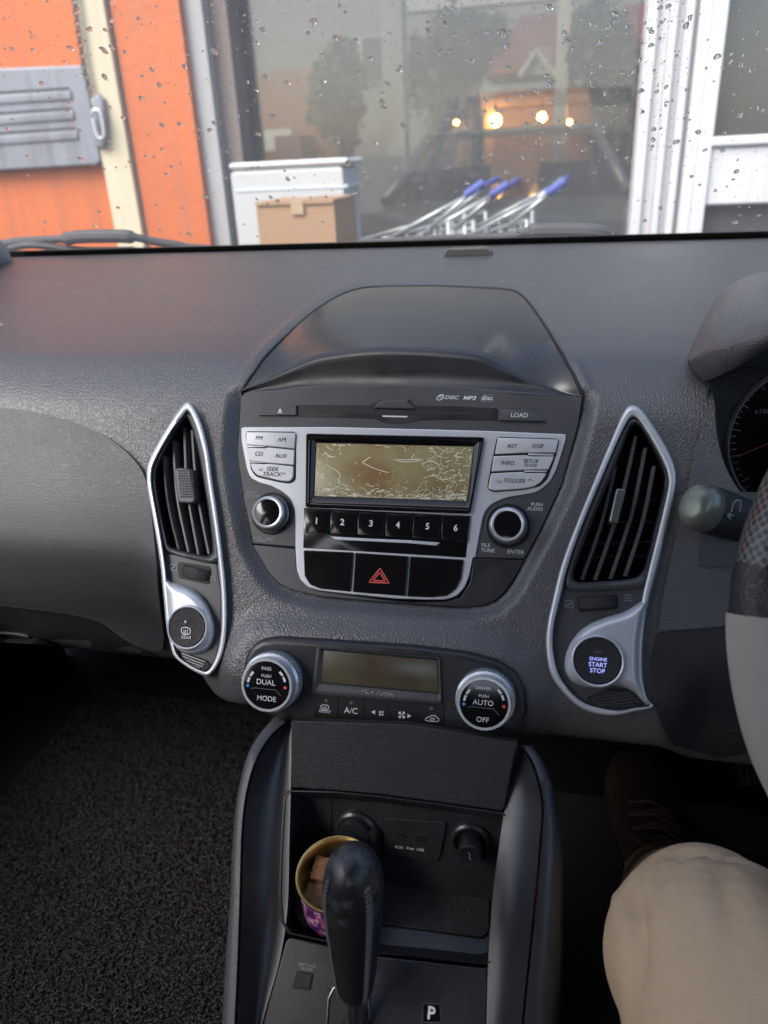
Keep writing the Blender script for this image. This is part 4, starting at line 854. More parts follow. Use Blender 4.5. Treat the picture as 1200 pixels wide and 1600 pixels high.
# gear plate
PL('gear_plate', PK, pl('7', '228,752 240,740 350,764 530,803 700,821 880,842 902,840 897,1040') + pl('P', '757,1760 400,1760 405,1620'), -0.006, 0.0014, M['console'], cons, bev=0.001)
gate = pl('P', '507,1760 509,1610 512,1560 520,1543 535,1537 556,1541 566,1550 576,1560 578,1590 574,1625 574,1760')
ring(MB(), PK, gate, [tuple(np.mean(gate, 0) + (np.array(q_) - np.mean(gate, 0)) * .955) for q_ in gate], [(0, .0012), (.1, .0030), (.7, .0032), (1, .0014)]).obj('gate_rim', M['satin'], cons)
PL('gear_gate', PK, gate, -0.004, 0.0018, M['black'], cons, bev=0.0003)
kk = PL('lock_button', PK, pl('7', '268,855 318,862 306,914 254,906'), 0, 0.0026, M['dark'], cons, bev=0.0006, r=2)
mb = MB(); stroke(mb, PK, densify(pl('7', '266,852 321,859 309,917 250,909'), 2), 1.0, 0.0019, True); mb.obj('button_gap', M['black'], cons)
text('SHIFTLOCK', PK, *p1('7', 300, 832), 3.9, 0.0016, M['grey'], cons, sx=.95); text('RELEASE', PK, *p1('7', 297, 845), 3.9, 0.0016, M['grey'], cons, sx=.95)
kk = PL('gear_indicator', PK, pl('7', '688,962 742,964 746,1022 686,1020'), 0, 0.0024, M['gloss'], cons, bev=0.0004, r=2)
mb = MB(); stroke(mb, PK, densify(pl('7', '686,960 745,962 749,1024 684,1022'), 2), 0.9, 0.0024, True); mb.obj('indicator_rim', M['satin'], kk)
text('P', PK, *p1('7', 715, 994), 17, 0.0027, mat('lit_letter', (.8, .82, .85), .5), kk, bold=0.03)

# ------------------------------------------------------------------ gear lever
GA, GT = PK.W(557, 1612, 0.0), at(551, 1347, 0.452)
gear = thing('gear_lever', GA, 'worn black leather gear knob with stitched seams on a chrome stem', 'gear lever')
ax = (GT - GA); gl = ax.length; ax.normalize(); gx = (Vector((1, 0, 0)) - ax * ax.x).normalized(); gy = ax.cross(gx)
def gpt(t, a, r, k=1.0): return GA + ax * (gl * t) + gx * (r * math.cos(a)) + gy * (r * k * math.sin(a))
prof = [(.275, .0070), (.285, .0105), (.30, .0115), (.36, .0130), (.46, .0144), (.58, .0160), (.70, .0174), (.80, .0183), (.88, .0184), (.94, .0172), (.985, .0150), (1.02, .0115), (1.045, .006), (1.05, .0008)]
pp = cr([(t, r) for t, r in prof], 4, False)
def seam_dent(a): return 1 - 0.05 * math.exp(-(((a - 0.0 + math.pi) % (2 * math.pi) - math.pi - 0.0) / .12) ** 2)
mb = MB(); mb.loft([[gpt(t, 2 * math.pi * j / 40, r, 1.12) for j in range(40)] for t, r in pp], cap=True); kb = mb.obj('knob', M['crown'], gear, angle=80)
SEAMS = (-0.62, math.pi + 0.62) if gy.y < 0 else (0.62, math.pi - 0.62)
for sa in (math.pi * 1.5 - 0.80 if gy.y > 0 else math.pi * .5 - .95, math.pi * 1.5 + 0.80 if gy.y > 0 else math.pi * .5 + .95):
    mb = MB(); ts = np.linspace(.30, .965, 34)
    for t in ts:
        r = np.interp(t, [q_[0] for q_ in pp], [q_[1] for q_ in pp])
        for d1, d2 in ((-.10, .10),):
            mb.tube([gpt(t, sa + d1, r * 1.003, 1.12), gpt(t + .008, sa, r * 1.035, 1.12), gpt(t + .012, sa + d2, r * 1.003, 1.12)], .0012, 5)
    mb.obj('stitching', M['thread'], kb)
# worn, scuffed patches on the crown
MB().tube([gpt(.02, 0, 0), gpt(.15, 0, 0), gpt(.29, 0, 0)], [.0065, .0058, .0055], 20).obj('stem', M['polish'], gear)
mb = MB(); mb.loft([[gpt(t, 2 * math.pi * j / 24, r, 1.0) for j in range(24)] for t, r in ((.0, .011), (.03, .0105), (.07, .008), (.075, .006))], cap=True); mb.obj('stem_boot', M['dark'], gear)

# ------------------------------------------------------------------ tin of scented fibre in the pocket
TP = at(*p1('7', 400, 560), 0.575)
tin = thing('tin_can', TP, 'open gold rimmed tin with pink and purple print in the console pocket', 'tin')
tn = Vector((0.03, -0.16, 0.98)).normalized(); tx = Vector((1, 0, 0)); tx = (tx - tn * tx.dot(tn)).normalized(); ty = tn.cross(tx)
rt, ht = 0.0285, 0.040
TC = at(*p1('7', 398, 524), 0.560)
def tpt(a, r, h): return TC + tx * (r * math.cos(a)) + ty * (r * math.sin(a)) + tn * h
sg = 56
def tl(pr): return [[tpt(2 * math.pi * j / sg, r, h) for j in range(sg)] for r, h in pr]
m = bpy.data.materials.new('tin_print'); m.use_nodes = True; nt = m.node_tree; b_ = nt.nodes['Principled BSDF']; b_.inputs['Roughness'].default_value = .35
tc = nt.nodes.new('ShaderNodeTexCoord'); nz = nt.nodes.new('ShaderNodeTexNoise'); nz.inputs['Scale'].default_value = 130; nt.links.new(tc.outputs['Object'], nz.inputs['Vector'])
rp = nt.nodes.new('ShaderNodeValToRGB'); rp.color_ramp.interpolation = 'CONSTANT'
for pos, c in ((0, (.05, .02, .10)), (.42, (.16, .04, .22)), (.5, (.55, .10, .26)), (.57, (.70, .45, .55)), (.63, (.10, .05, .30))):
    if pos == 0: rp.color_ramp.elements[0].color = (*c, 1)
    elif pos == .42: rp.color_ramp.elements[1].position = pos; rp.color_ramp.elements[1].color = (*c, 1)
    else: e = rp.color_ramp.elements.new(pos); e.color = (*c, 1)
nt.links.new(nz.outputs['Fac'], rp.inputs[0]); nt.links.new(rp.outputs[0], b_.inputs['Base Color'])
MB().loft(tl([(rt * .96, -ht), (rt, -ht + .002), (rt, -.0032)]), cap=False).obj('printed_wall', m, tin)
MB().loft(tl([(rt, -.0032), (rt * 1.04, -.003), (rt * 1.06, -.001), (rt * 1.04, .0006), (rt * .98, .0004), (rt * .955, -.002), (rt * .95, -.008), (rt * .95, -ht + .003), (.001, -ht + .003)])).obj('gold_rim', M['gold'], tin, angle=70)
fib = mat('brown_fibre', (0.26, 0.115, 0.05), 0.95, var=0.35, vscale=350, bump=[('noise', 700, .0015)])
def fibre(name, c, dx, dy, dz, lab):
    rs = random.Random(len(lab)); mb = MB(); n = 9; c = Vector(c)
    rows = []
    for f in range(6):
        d, e, k = [(dx, dy, dz), (dx, dy, -dz), (dy, dz, dx), (dy, dz, -dx), (dz, dx, dy), (dz, dx, -dy)][f]
        g = [[c + d * (2 * i / n - 1) + e * (2 * j / n - 1) + k for j in range(n + 1)] for i in range(n + 1)]; mb.loft(g, closed=False)
    for i, v in enumerate(mb.v):
        h = math.sin(v.x * 2310 + v.y * 1700) * math.cos(v.z * 1900 + v.x * 900); mb.v[i] = v + (v - c).normalized() * (h * .0009 - .0004)
    o = mb.obj(name, fib, None, angle=80); return tag(o, lab, 'scent block', 'fibre blocks in the tin')
e1 = tx * .0138; e2 = ty * .0092; e3 = tn * .0085
fibre('scent_block', tpt(0, 0, -.0195) - tx * .0075 + ty * .0075, e1, e2, e3 * 1.2, 'brown fibre block at the back of the gold tin')
fibre('scent_block', tpt(0, 0, -.0225) - tx * .009 - ty * .0105, e1 * .95, e2, e3 * 1.1, 'lower brown fibre block at the front of the gold tin')

# ================================================================== INSTRUMENT CLUSTER
clu = thing('instrument_cluster', on(1180, 600)[0], 'hooded instrument cluster with chrome ringed dial behind the steering wheel', 'instrument cluster')
bk = cr([(1074, 562), (1083, 536), (1100, 500), (1122, 464), (1148, 442), (1200, 424), (1270, 415), (1360, 412)], 5, False)
ft = cr([(1076, 563), (1100, 552), (1130, 540), (1160, 530), (1200, 517), (1235, 507), (1290, 496), (1370, 488)], 5, False)
fb = cr([(1096, 596), (1112, 592), (1134, 582), (1160, 570), (1200, 547), (1235, 536), (1290, 524), (1370, 512)], 5, False)
n = len(bk); rows = []
B3 = [on(*p, 0.001)[0] for p in bk]; yy = np.interp(np.linspace(0, 1, n), [0, .25, .6, 1], [.622, .592, .566, .555])
T3 = [at_y(*p, y) for p, y in zip(ft, yy)]; Q3 = [at_y(*p, y + .004) for p, y in zip(fb, yy)]
for f in (0, .06, .15, .3, .45, .6, .75, .88, 1): rows.append([b.lerp(t_, f) + Vector((0, 0, .010 * math.sin(math.pi * f) * min(1, i / 8))) for i, (b, t_) in enumerate(zip(B3, T3))])
for f in (.12, .35, .65, .9, 1.0): rows.append([t_.lerp(q_, f) + Vector((0, -.004 * math.sin(math.pi * f), 0)) for t_, q_ in zip(T3, Q3)])
rows.append([q_ + Vector((0, .02, .004)) for q_ in Q3]); rows.append([q_ + Vector((0.01, .10, .004)) for q_ in Q3])
MB().loft(rows, closed=False).obj('binnacle_hood', M['leather'], clu, angle=75)
PC = Plane(at_y(1262, 690, .655), 76)
gc = PC.hit(1264, 692, 0); gr_ = PC.mpp(1200, 690) * 130
MB().add([PC.w((gc[0] + x, gc[1] + y), -.012) for x, y in ((-.10, -.10), (.25, -.10), (.25, .055), (-.10, .055))], [(0, 1, 2, 3)]).obj('back_panel', M['black'], clu)
lathe(MB(), PC, gc, [(gr_ * 1.03, 0), (gr_ * 1.03, .006), (gr_ * 1.0, .009), (gr_ * .97, .006), (gr_ * .95, 0), (gr_ * .94, -.006)], 90).obj('chrome_ring', M['chrome'], clu)
op_pts = cr(pl('P', '1300,556 1200,570 1140,585 1108,604 1104,640 1106,670 1114,717 1134,760 1162,793 1200,810 1300,820'), 4, False); n = len(op_pts)
O3 = [on(*p_, .002)[0] if p_[1] > 606 else at_y(*p_, .60) for p_ in op_pts]
C3 = [PC.w((gc[0] + gr_ * 1.04 * math.cos(a_), gc[1] + gr_ * 1.04 * math.sin(a_)), .004) for a_ in np.linspace(math.radians(75), math.radians(285), n)]
MB().loft([O3] + [[o_.lerp(c_, f) + Vector((0, .012 * math.sin(math.pi * f), 0)) for o_, c_ in zip(O3, C3)] for f in (.2, .4, .6, .8, 1.0)], closed=False).obj('cluster_bowl', M['plastic'], clu, angle=80)
dl = PL('dial_face', PC, circ(1264, 692, 124, 60), -.002, 0, mat('dial_black', (.005, .005, .006), .6, spec=.1), clu, bev=.0002)
text('x1000', PC, 1194, 643, 8.5, .0006, M['grey'], dl)
mb = MB(); stroke(mb, PC, [(1152, 714), (1175, 704), (1230, 680)], 1.6, .003); mb.obj('dial_needle', M['red'], dl)
mb = MB()
for i in range(22):
    a = math.radians(130 + i * 5); stroke(mb, PC, [(1264 + 122 * math.cos(a), 692 - 122 * math.sin(a)), (1264 + (108 if i % 4 == 0 else 114) * math.cos(a), 692 - (108 if i % 4 == 0 else 114) * math.sin(a))], 1.2, .0004)
mb.obj('dial_ticks', M['grey'], dl)

# ================================================================== STALK
stalk = thing('control_stalk', at(1200, 840, .56), 'black wiper control stalk with pale rounded tip beside the steering wheel', 'stalk')
a0, a1 = at(1086, 790, .535), at(1240, 838, .60); d = (a1 - a0).normalized()
sx_ = d.orthogonal().normalized(); vw = (CAM - a0).normalized(); sx_ = (vw - d * vw.dot(d)).normalized(); sy_ = d.cross(sx_)
def spt(t, a, r, k=1.0): return a0 + d * t + sx_ * (r * k * math.cos(a)) + sy_ * (r * math.sin(a))
def stube(pr, k=.8): return MB().loft([[spt(t, 2 * math.pi * j / 28, r, k) for j in range(28)] for t, r in pr], cap=True)
stube([(-.0055, .002), (-.0052, .009), (-.0035, .0132), (0, .0155), (.006, .0166), (.014, .0170), (.0145, .0160)]).obj('stalk_tip', mat('pale_tip', (.16, .17, .14), .30, metal=.3), stalk, angle=80)
stube([(.0145, .0166), (.016, .0172), (.03, .0172), (.05, .0165), (.08, .0145), (.13, .011)]).obj('stalk_body', M['dark'], stalk, angle=80)
class Loc:                                  # a small frame on the stalk for its print
    pass
PS = Plane(spt(.034, 0, .0172, .8), 60); PS.n = sx_.copy(); PS.u = d.copy(); PS.v = PS.n.cross(PS.u)
mb = MB(); stroke(mb, PS, cr([(1143, 800), (1148, 784), (1158, 783), (1156, 800)], 3, False), 1.2, .0012); mb.obj('rear_wiper_symbol', M['grey'], stalk)
text('R', PS, 1141, 806, 8, .0012, M['grey'], stalk, rot=1.2)

# ================================================================== STEERING WHEEL
WC = Vector((0.307, 0.40, CAMZ - 0.243)); wt = math.radians(27)
wheel = thing('steering_wheel', WC, 'steering wheel rim in black mesh and grey suede cover at right edge', 'steering wheel')
wv = Vector((0, math.sin(wt), math.cos(wt))); wnrm = Vector((0, -math.cos(wt), math.sin(wt))); wu = Vector((1, 0, 0))
WR = 0.185
def wpt(a, b, r):
    e = wu * math.cos(a) + wv * math.sin(a)
    return WC + e * (WR + r * math.cos(b)) + wnrm * (r * math.sin(b))
def arc(a0, a1, r, name, m, n=80, wob=None, seg=28):
    rows = []
    for i in range(n + 1):
        a = math.radians(a0 + (a1 - a0) * i / n)
        rows.append([wpt(a, 2 * math.pi * j / seg, r * (1 + (wob(i, j) if wob else 0))) for j in range(seg)])
    return MB().loft(rows).obj(name, m, wheel, angle=80)
mm = mat('perforated_black', (0.010, 0.010, 0.0105), 0.32)
nt = mm.node_tree; uvn = nt.nodes.new('ShaderNodeUVMap'); mp = nt.nodes.new('ShaderNodeMapping'); mp.inputs['Rotation'].default_value = (0, 0, math.radians(45)); nt.links.new(uvn.outputs[0], mp.inputs[0])
vo = nt.nodes.new('ShaderNodeTexVoronoi'); vo.voronoi_dimensions = '2D'; vo.inputs['Scale'].default_value = 240; vo.inputs['Randomness'].default_value = .15
nt.links.new(mp.outputs[0], vo.inputs['Vector']); rp = nt.nodes.new('ShaderNodeValToRGB'); rp.color_ramp.elements[0].position = .34; rp.color_ramp.elements[1].position = .46
rp.color_ramp.elements[0].color = (.004, .004, .004, 1); rp.color_ramp.elements[1].color = (.12, .112, .10, 1); nt.links.new(vo.outputs['Distance'], rp.inputs[0]); nt.links.new(rp.outputs[0], nt.nodes['Principled BSDF'].inputs['Base Color'])
bp = nt.nodes.new('ShaderNodeBump'); bp.inputs['Distance'].default_value = .0008; nt.links.new(rp.outputs[0], bp.inputs['Height']); nt.links.new(bp.outputs[0], nt.nodes['Principled BSDF'].inputs['Normal'])
def rim_uv(o, n, a0, a1, r, seg=28):
    me = o.data; uv = me.uv_layers.new(name='rim'); L_ = abs(math.radians(a1 - a0)) * WR
    for pg in me.polygons:
        js = [me.loops[k].vertex_index % seg for k in pg.loop_indices]; wrap = max(js) - min(js) > 2
        for k, j in zip(pg.loop_indices, js):
            i = me.loops[k].vertex_index // seg; jj = j + (seg if wrap and j == 0 else 0)
            uv.data[k].uv = (L_ * i / n, 2 * math.pi * r * jj / seg)
W0, W1, W2 = 172, 180, 232
rim_uv(arc(60, W0, .0195, 'mesh_cover', mm, 180, lambda i, j: .05 * math.sin(i * .95 + math.sin(j * .9)) * math.exp(-((j - 14) / 2.2) ** 2) + .012 * math.sin(i * .4 + j)), 180, 60, W0, .0195)
arc(W0 - .5, W1, .0198, 'leather_band', M['knobleather'], 20)
arc(W1 - .3, W2 + 60, .0207, 'suede_cover', M['greycloth'], 90, lambda i, j: .012 * math.sin(i * .3 + j))
arc(W2 + 60, 420, .0195, 'lower_cover', mm, 40)
MB().tube([WC - wnrm * .05, WC + wnrm * .01], .06, 28).obj('hub', M['dark'], wheel)
for a in (0, 180, 270): MB().tube([WC, wpt(math.radians(a), 0, -.005)], [.03, .014], 12).obj('spoke', M['dark'], wheel)

# ================================================================== PERSON
def P3(px, py, d): return at(px, py, d)
knee = P3(1130, 1500, .475); hip = Vector((0.205, -0.12, CAMZ - .50)); ankle = P3(1048, 1385, .86)
person = thing('person', Vector((hip.x, hip.y, .47)), 'seated driver in beige trousers and dark laced shoes, knee beside the console', 'person')
CREASES = [(4.15, 9, .455, .0042, .09, .035), (4.75, -7, .475, .0038, .10, .030), (5.2, 6, .43, .0030, .10, .04), (4.4, -12, .50, .0045, .09, .025), (3.95, 5, .50, .004, .08, .03), (5.0, 14, .515, .004, .10, .02), (4.55, 3, .405, .0026, .07, .05)]
def leg(hip, knee, ankle, name, seed):
    th = (knee - hip); sh = (ankle - knee)
    cl = cr([hip, hip.lerp(knee, .35), hip.lerp(knee, .72), hip.lerp(knee, .93) + Vector((0, 0, .004)), knee + th.normalized() * .015 - Vector((0, 0, .020)), knee.lerp(ankle, .18), knee.lerp(ankle, .45), knee.lerp(ankle, .75), ankle], 8, False)
    rd = cr([(r,) for r in (.090, .083, .076, .071, .067, .061, .058, .054, .050)], 8, False)
    n = len(cl); sg = 64; rows = []; rs = random.Random(seed); ph = [rs.uniform(0, 6.28) for _ in range(8)]
    P_ = [Vector(c) for c in cl]
    for i, p in enumerate(P_):
        t = (P_[min(i + 1, n - 1)] - P_[max(i - 1, 0)]).normalized(); a = Vector((1, 0, 0)); a = (a - t * a.dot(t)).normalized(); b = t.cross(a); g = []
        for j in range(sg):
            an = 2 * math.pi * j / sg; f = i / (n - 1)
            w = .0016 * math.sin(9 * f + 2 * an + ph[0]) + .0010 * math.sin(23 * f + 3 * an + ph[1]) + .0014 * math.sin(40 * f - 2 * an + ph[2]) * math.exp(-((f - .62) / .12) ** 2)
            fold = -.011 * math.exp(-((an - math.pi - .55 - 2.0 * (f - .44)) / .12) ** 2) * math.exp(-((f - .43) / .06) ** 4)
            seam = .0022 * math.exp(-((an - math.pi - .42) / .05) ** 2)
            crs = -sum(d_ * math.exp(-((an - a_ - k_ * (f - f_)) / w_) ** 2) * 1.7 * math.exp(-((f - f_) / r_) ** 2) for a_, k_, f_, d_, w_, r_ in CREASES)
            rr = rd[i][0] * 1.0 + w + fold + seam + crs
            g.append(p + a * (rr * math.cos(an)) + b * (rr * .96 * math.sin(an)))
        rows.append(g)
    return rows
bd = MB()
kneeR = knee + Vector((.30, -.01, .0)); hipR = hip + Vector((.20, 0, 0)); ankR = ankle + Vector((.22, .0, 0))
MB().loft(leg(hip, knee, ankle, 't', 2), cap=True).loft(leg(hipR, kneeR, ankR, 't', 5), cap=True).obj('trousers', M['trouser'], person, angle=80)
def shoe(an):
    fd = Vector((-.10, .95, .28)).normalized(); sd_ = Vector((1, 0, 0)); sd_ = (sd_ - fd * sd_.dot(fd)).normalized(); ud = sd_.cross(fd)
    rows = []
    for t, w, h0, h1 in ((-.075, .022, -.075, .00), (-.06, .034, -.08, .02), (-.02, .039, -.082, .03), (.03, .041, -.082, .012), (.08, .046, -.082, -.012), (.13, .050, -.082, -.030), (.17, .045, -.080, -.040), (.20, .030, -.076, -.050), (.213, .010, -.07, -.06)):
        g = []
        for j in range(24):
            a = 2 * math.pi * j / 24; c, s_ = math.cos(a), math.sin(a); mid = (h0 + h1) / 2; hh = (h1 - h0) / 2
            g.append(an + fd * t + sd_ * (w * math.copysign(abs(c) ** .75, c)) + ud * (mid + hh * math.copysign(abs(s_) ** .8, s_)))
        rows.append(g)
    sh = MB().loft(rows, cap=True).obj('shoe', M['shoe'], person, angle=70)
    rows = []
    for t, w in ((-.08, .02), (-.06, .037), (0, .042), (.06, .046), (.13, .053), (.18, .046), (.215, .02)):
        rows.append([an + fd * t + sd_ * x + ud * z for x, z in ((-w, -.098), (w, -.098), (w * 1.02, -.078), (-w * 1.02, -.078))])
    MB().loft(rows, cap=True).obj('sole', M['rubber'], sh)
    mb = MB(); rs = random.Random(4)
    for k in range(5):
        t = .00 + k * .022; z = np.interp(t, [-.02, .03, .08, .13], [.034, .018, -.006, -.026])
        mb.tube([an + fd * (t + .004) + sd_ * -.028 + ud * (z - .008), an + fd * (t + .006) + ud * (z + .003), an + fd * t + sd_ * .028 + ud * (z - .008)], .0022, 6)
        mb.tube([an + fd * (t + .004) + sd_ * .028 + ud * (z - .008), an + fd * (t + .016) + ud * (z + .004), an + fd * (t + .022) + sd_ * -.026 + ud * (z - .010)], .0022, 6)
    for sg_ in (-1, 1):
        c0 = an + fd * .0 + ud * .036
        mb.tube(cr([c0, c0 + sd_ * sg_ * .03 + ud * .012 - fd * .012, c0 + sd_ * sg_ * .055 + ud * .0 + fd * .0, c0 + sd_ * sg_ * .045 - ud * .008 + fd * .014, c0 + sd_ * sg_ * .01 + fd * .004], 5, False), .002, 6)
        mb.tube(cr([c0, c0 + sd_ * sg_ * .02 + fd * .02 + ud * .006, c0 + sd_ * sg_ * .038 + fd * .045 - ud * .01], 5, False), .002, 6)
    mb.obj('laces', M['lace'], sh)
shoe(ankle + Vector((0, .01, -.01))); shoe(ankR + Vector((0, .01, -.01)))

# ================================================================== FLOOR
def pile(name, x0, x1, y0, y1, z, n, m, parent, R=(.003, .0065)):
    c = np.stack([RNG.uniform(x0, x1, n), RNG.uniform(y0, y1, n), np.full(n, z)], 1); an = RNG.uniform(0, 6.283, n); r = RNG.uniform(*R, n); tl_ = RNG.uniform(-.5, .5, n)
    k, sg = 6, 3; th = np.linspace(-.2, math.pi + .2, k); vs = []
    h = np.stack([np.cos(an), np.sin(an), np.zeros(n)], 1); s_ = np.stack([-np.sin(an), np.cos(an), np.zeros(n)], 1); wr = .0006
    for t in th:
        for j in range(sg):
            a = 2 * math.pi * j / sg; rad = r + wr * math.cos(a)
            p = c + h * (rad * math.cos(t))[:, None] + np.array([0, 0, 1.0]) * (rad * math.sin(t) * 1.2)[:, None] + s_ * (wr * math.sin(a) + tl_ * rad * math.sin(t))[:, None]; vs.append(p)
    v = np.stack(vs, 1).reshape(-1, 3); b = []
    for i in range(k - 1):
        for j in range(sg): b.append((i * sg + j, i * sg + (j + 1) % sg, (i + 1) * sg + (j + 1) % sg, (i + 1) * sg + j))
    f = (np.array(b)[None] + (np.arange(n) * k * sg)[:, None, None]).reshape(-1, 4)
    o = fast_mesh(name, v, f, m, parent); o['kind'] = 'stuff'; return o
M['pile'] = mat('black_coil_pile', (0.017, 0.0175, 0.019), 0.55, var=.2)
fm = thing('floor_mat', (-.55, .6, .464), 'black coil pile floor mat in the passenger footwell', 'floor mat', 'floor mats')
MB().bx(-.82, -.235, .10, 1.0, .463, .470).obj('mat_base', M['black'], fm, smooth=False)
pile('coil_pile', -.72, -.24, .24, .90, .470, 42000, M['pile'], fm, (.0018, .0042))
fm2 = thing('floor_mat', (.25, .6, .464), 'dark carpet floor mat under the driver shoe', 'floor mat', 'floor mats')
MB().bx(.0, .56, .10, .80, .463, .470).obj('mat_base', mat('grey_carpet', (.022, .022, .025), .9, var=.3, vscale=300, bump=[('noise', 900, .002)]), fm2, smooth=False)
fm3 = thing('heel_pad', (.3, .86, .47), 'grey worn carpet heel area below the pedals', 'carpet')
hp = [at_z(*p, .475) for p in ((1055, 1262), (1120, 1262), (1260, 1290), (1260, 1362), (1200, 1345), (1120, 1308))]
mb = MB(); mb.loft([hp, [p + Vector((0, 0, .006)) for p in hp]], cap=True); mb.obj('pad', mat('worn_carpet', (.05, .05, .056), .95, var=.35, vscale=120, bump=[('noise', 600, .003)]), fm3, smooth=False)
pd = thing('brake_pedal', at(1172, 1190, .80), 'ribbed dark brake pedal behind the steering wheel rim', 'pedal')
PP = Plane(at(1172, 1195, .80), 50); PL('pedal_pad', PP, pl('P', '1146,1165 1215,1160 1225,1226 1152,1230'), -.008, 0, M['rubber'], pd, bev=.002, r=4)
for i in range(6): PL('rib', PP, pl('P', '%f,1170 %f,1170 %f,1224 %f,1224' % (1152 + i * 10, 1157 + i * 10, 1160 + i * 10, 1155 + i * 10)), -.001, .003, M['rubber'], pd, bev=.001)
mb = MB(); mb.tube([PP.W(1185, 1170, -.008), PP.W(1185, 1170, -.008) + Vector((0, .12, .18))], .007, 8); mb.obj('pedal_arm', M['black'], pd)

# ================================================================== WINDSHIELD
PWS = Plane(at_y(600, 382, 1.135), 147)
ws = thing('windshield', PWS.w((0, 0)), 'raked windshield glass spotted with rain above the dashboard', 'windshield')
gm = bpy.data.materials.new('windshield_glass'); gm.use_nodes = True; nt = gm.node_tree; nt.nodes.remove(nt.nodes['Principled BSDF'])
tr = nt.nodes.new('ShaderNodeBsdfTransparent'); tr.inputs[0].default_value = (.985, .992, .988, 1); gl_ = nt.nodes.new('ShaderNodeBsdfGlossy'); gl_.inputs['Roughness'].default_value = .02; gl_.inputs[0].default_value = (.9, .9, .9, 1)
df = nt.nodes.new('ShaderNodeBsdfTranslucent'); df.inputs[0].default_value = (.7, .7, .7, 1)
lw = nt.nodes.new('ShaderNodeLayerWeight'); lw.inputs[0].default_value = .5; pw5 = nt.nodes.new('ShaderNodeMath'); pw5.operation = 'POWER'; pw5.inputs[1].default_value = 5.0; nt.links.new(lw.outputs['Facing'], pw5.inputs[0])
fr = nt.nodes.new('ShaderNodeMath'); fr.operation = 'MULTIPLY_ADD'; fr.name = 'reflectance'; fr.inputs[1].default_value = .55; fr.inputs[2].default_value = .02; nt.links.new(pw5.outputs[0], fr.inputs[0])
m1 = nt.nodes.new('ShaderNodeMixShader'); m2 = nt.nodes.new('ShaderNodeMixShader'); m2.inputs[0].default_value = .038
nt.links.new(tr.outputs[0], m2.inputs[1]); nt.links.new(df.outputs[0], m2.inputs[2]); nt.links.new(fr.outputs[0], m1.inputs[0]); nt.links.new(m2.outputs[0], m1.inputs[1]); nt.links.new(gl_.outputs[0], m1.inputs[2]); nt.links.new(m1.outputs[0], nt.nodes['Material Output'].inputs[0])
mb = MB(); mb.loft([[PWS.w(q_, h) for q_ in ((-.86, -.04), (.62, -.04), (.55, .92), (-.79, .92))] for h in (-.005, 0)], cap=True); mb.obj('pane', gm, ws, smooth=False)
mb = MB(); mb.loft([[PWS.w(q_, h) for q_ in ((-.84, -.03), (.60, -.03), (.60, .012), (-.84, .012))] for h in (.0008, .0018)], cap=True); mb.obj('black_band', M['black'], ws, smooth=False)
# rain drops on the outside
wm = bpy.data.materials.new('water'); wm.use_nodes = True; b_ = wm.node_tree.nodes['Principled BSDF']; b_.inputs['Transmission Weight'].default_value = 1; b_.inputs['IOR'].default_value = 1.33; b_.inputs['Roughness'].default_value = .0
def drops(n, rmin, rmax, region, seg, rings_):
    vs, fs = [], []; k0 = 0
    for i in range(n):
        x, y = RNG.uniform(region[0], region[2]), RNG.uniform(region[1], region[3])
        uv = PWS.hit(x, y, -.0052); r = rmin + (rmax - rmin) * RNG.random() ** 3; el = RNG.uniform(.8, 1.5); an = RNG.uniform(0, 6.28); sk = RNG.uniform(.75, 1.0)
        for a in range(rings_):
            t = a / rings_ * math.pi / 2; rr, hh = r * math.cos(t), r * .55 * math.sin(t)
            for j in range(seg):
                b = 2 * math.pi * j / seg; wob = 1 + .18 * math.sin(2 * b + an) + .1 * math.sin(3 * b + 2 * an)
                vs.append(PWS.w((uv[0] + rr * wob * math.cos(b) * sk, uv[1] + rr * wob * el * math.sin(b)), -.0052 - hh))
        vs.append(PWS.w(uv, -.0052 - r * .55))
        for a in range(rings_ - 1):
            for j in range(seg): fs.append((k0 + a * seg + j, k0 + a * seg + (j + 1) % seg, k0 + (a + 1) * seg + (j + 1) % seg, k0 + (a + 1) * seg + j))
        for j in range(seg): fs.append((k0 + (rings_ - 1) * seg + j, k0 + (rings_ - 1) * seg + (j + 1) % seg, k0 + rings_ * seg))
        fs.append(tuple(k0 + j for j in range(seg - 1, -1, -1))); k0 += rings_ * seg + 1
    return vs, fs
mb = MB()
for arg in ((900, .0008, .0038, (-60, -60, 1260, 372), 12, 4), (420, .0007, .0030, (640, -40, 1080, 250), 10, 3), (500, .0004, .0012, (-60, -60, 1260, 372), 7, 2), (5200, .00025, .0008, (330, -60, 1080, 250), 5, 1)):
    v, f = drops(*arg); mb.add(v, f)
rd = mb.obj('rain_drops', wm, None, angle=60); tag(rd, 'clear rain drops scattered over the outside of the windshield', 'rain drops', kind='stuff')
# wipers and cowl
M['wiper'] = mat('faded_rubber', (.055, .055, .058), .6, var=.2)
wp = thing('wiper', PWS.W(100, 384, -.02), 'grey wiper arm and blade lying at the left foot of the windshield', 'wiper', 'windshield wipers')
def wl_(pts, h): return [PWS.W(x, y, h) for x, y in pts]
MB().tube(wl_(cr([(-60, 384), (0, 381), (30, 377), (62, 375), (105, 373), (125, 370), (180, 369), (212, 371), (240, 377), (290, 384), (330, 387)], 4, False), -.025), [.006] * 8 + [.006] * 8 + [.010] * 12 + [.006] * 8 + [.004] * 5, 10).obj('arm', M['wiper'], wp)
MB().tube(wl_(cr([(-60, 394), (0, 391), (40, 383), (75, 385), (130, 391), (210, 391)], 4, False), -.014), .0055, 8).obj('blade', M['wiper'], wp)
wp = thing('wiper', PWS.W(880, 366, -.02), 'dark wiper arm peeking over the right part of the cowl', 'wiper', 'windshield wipers')
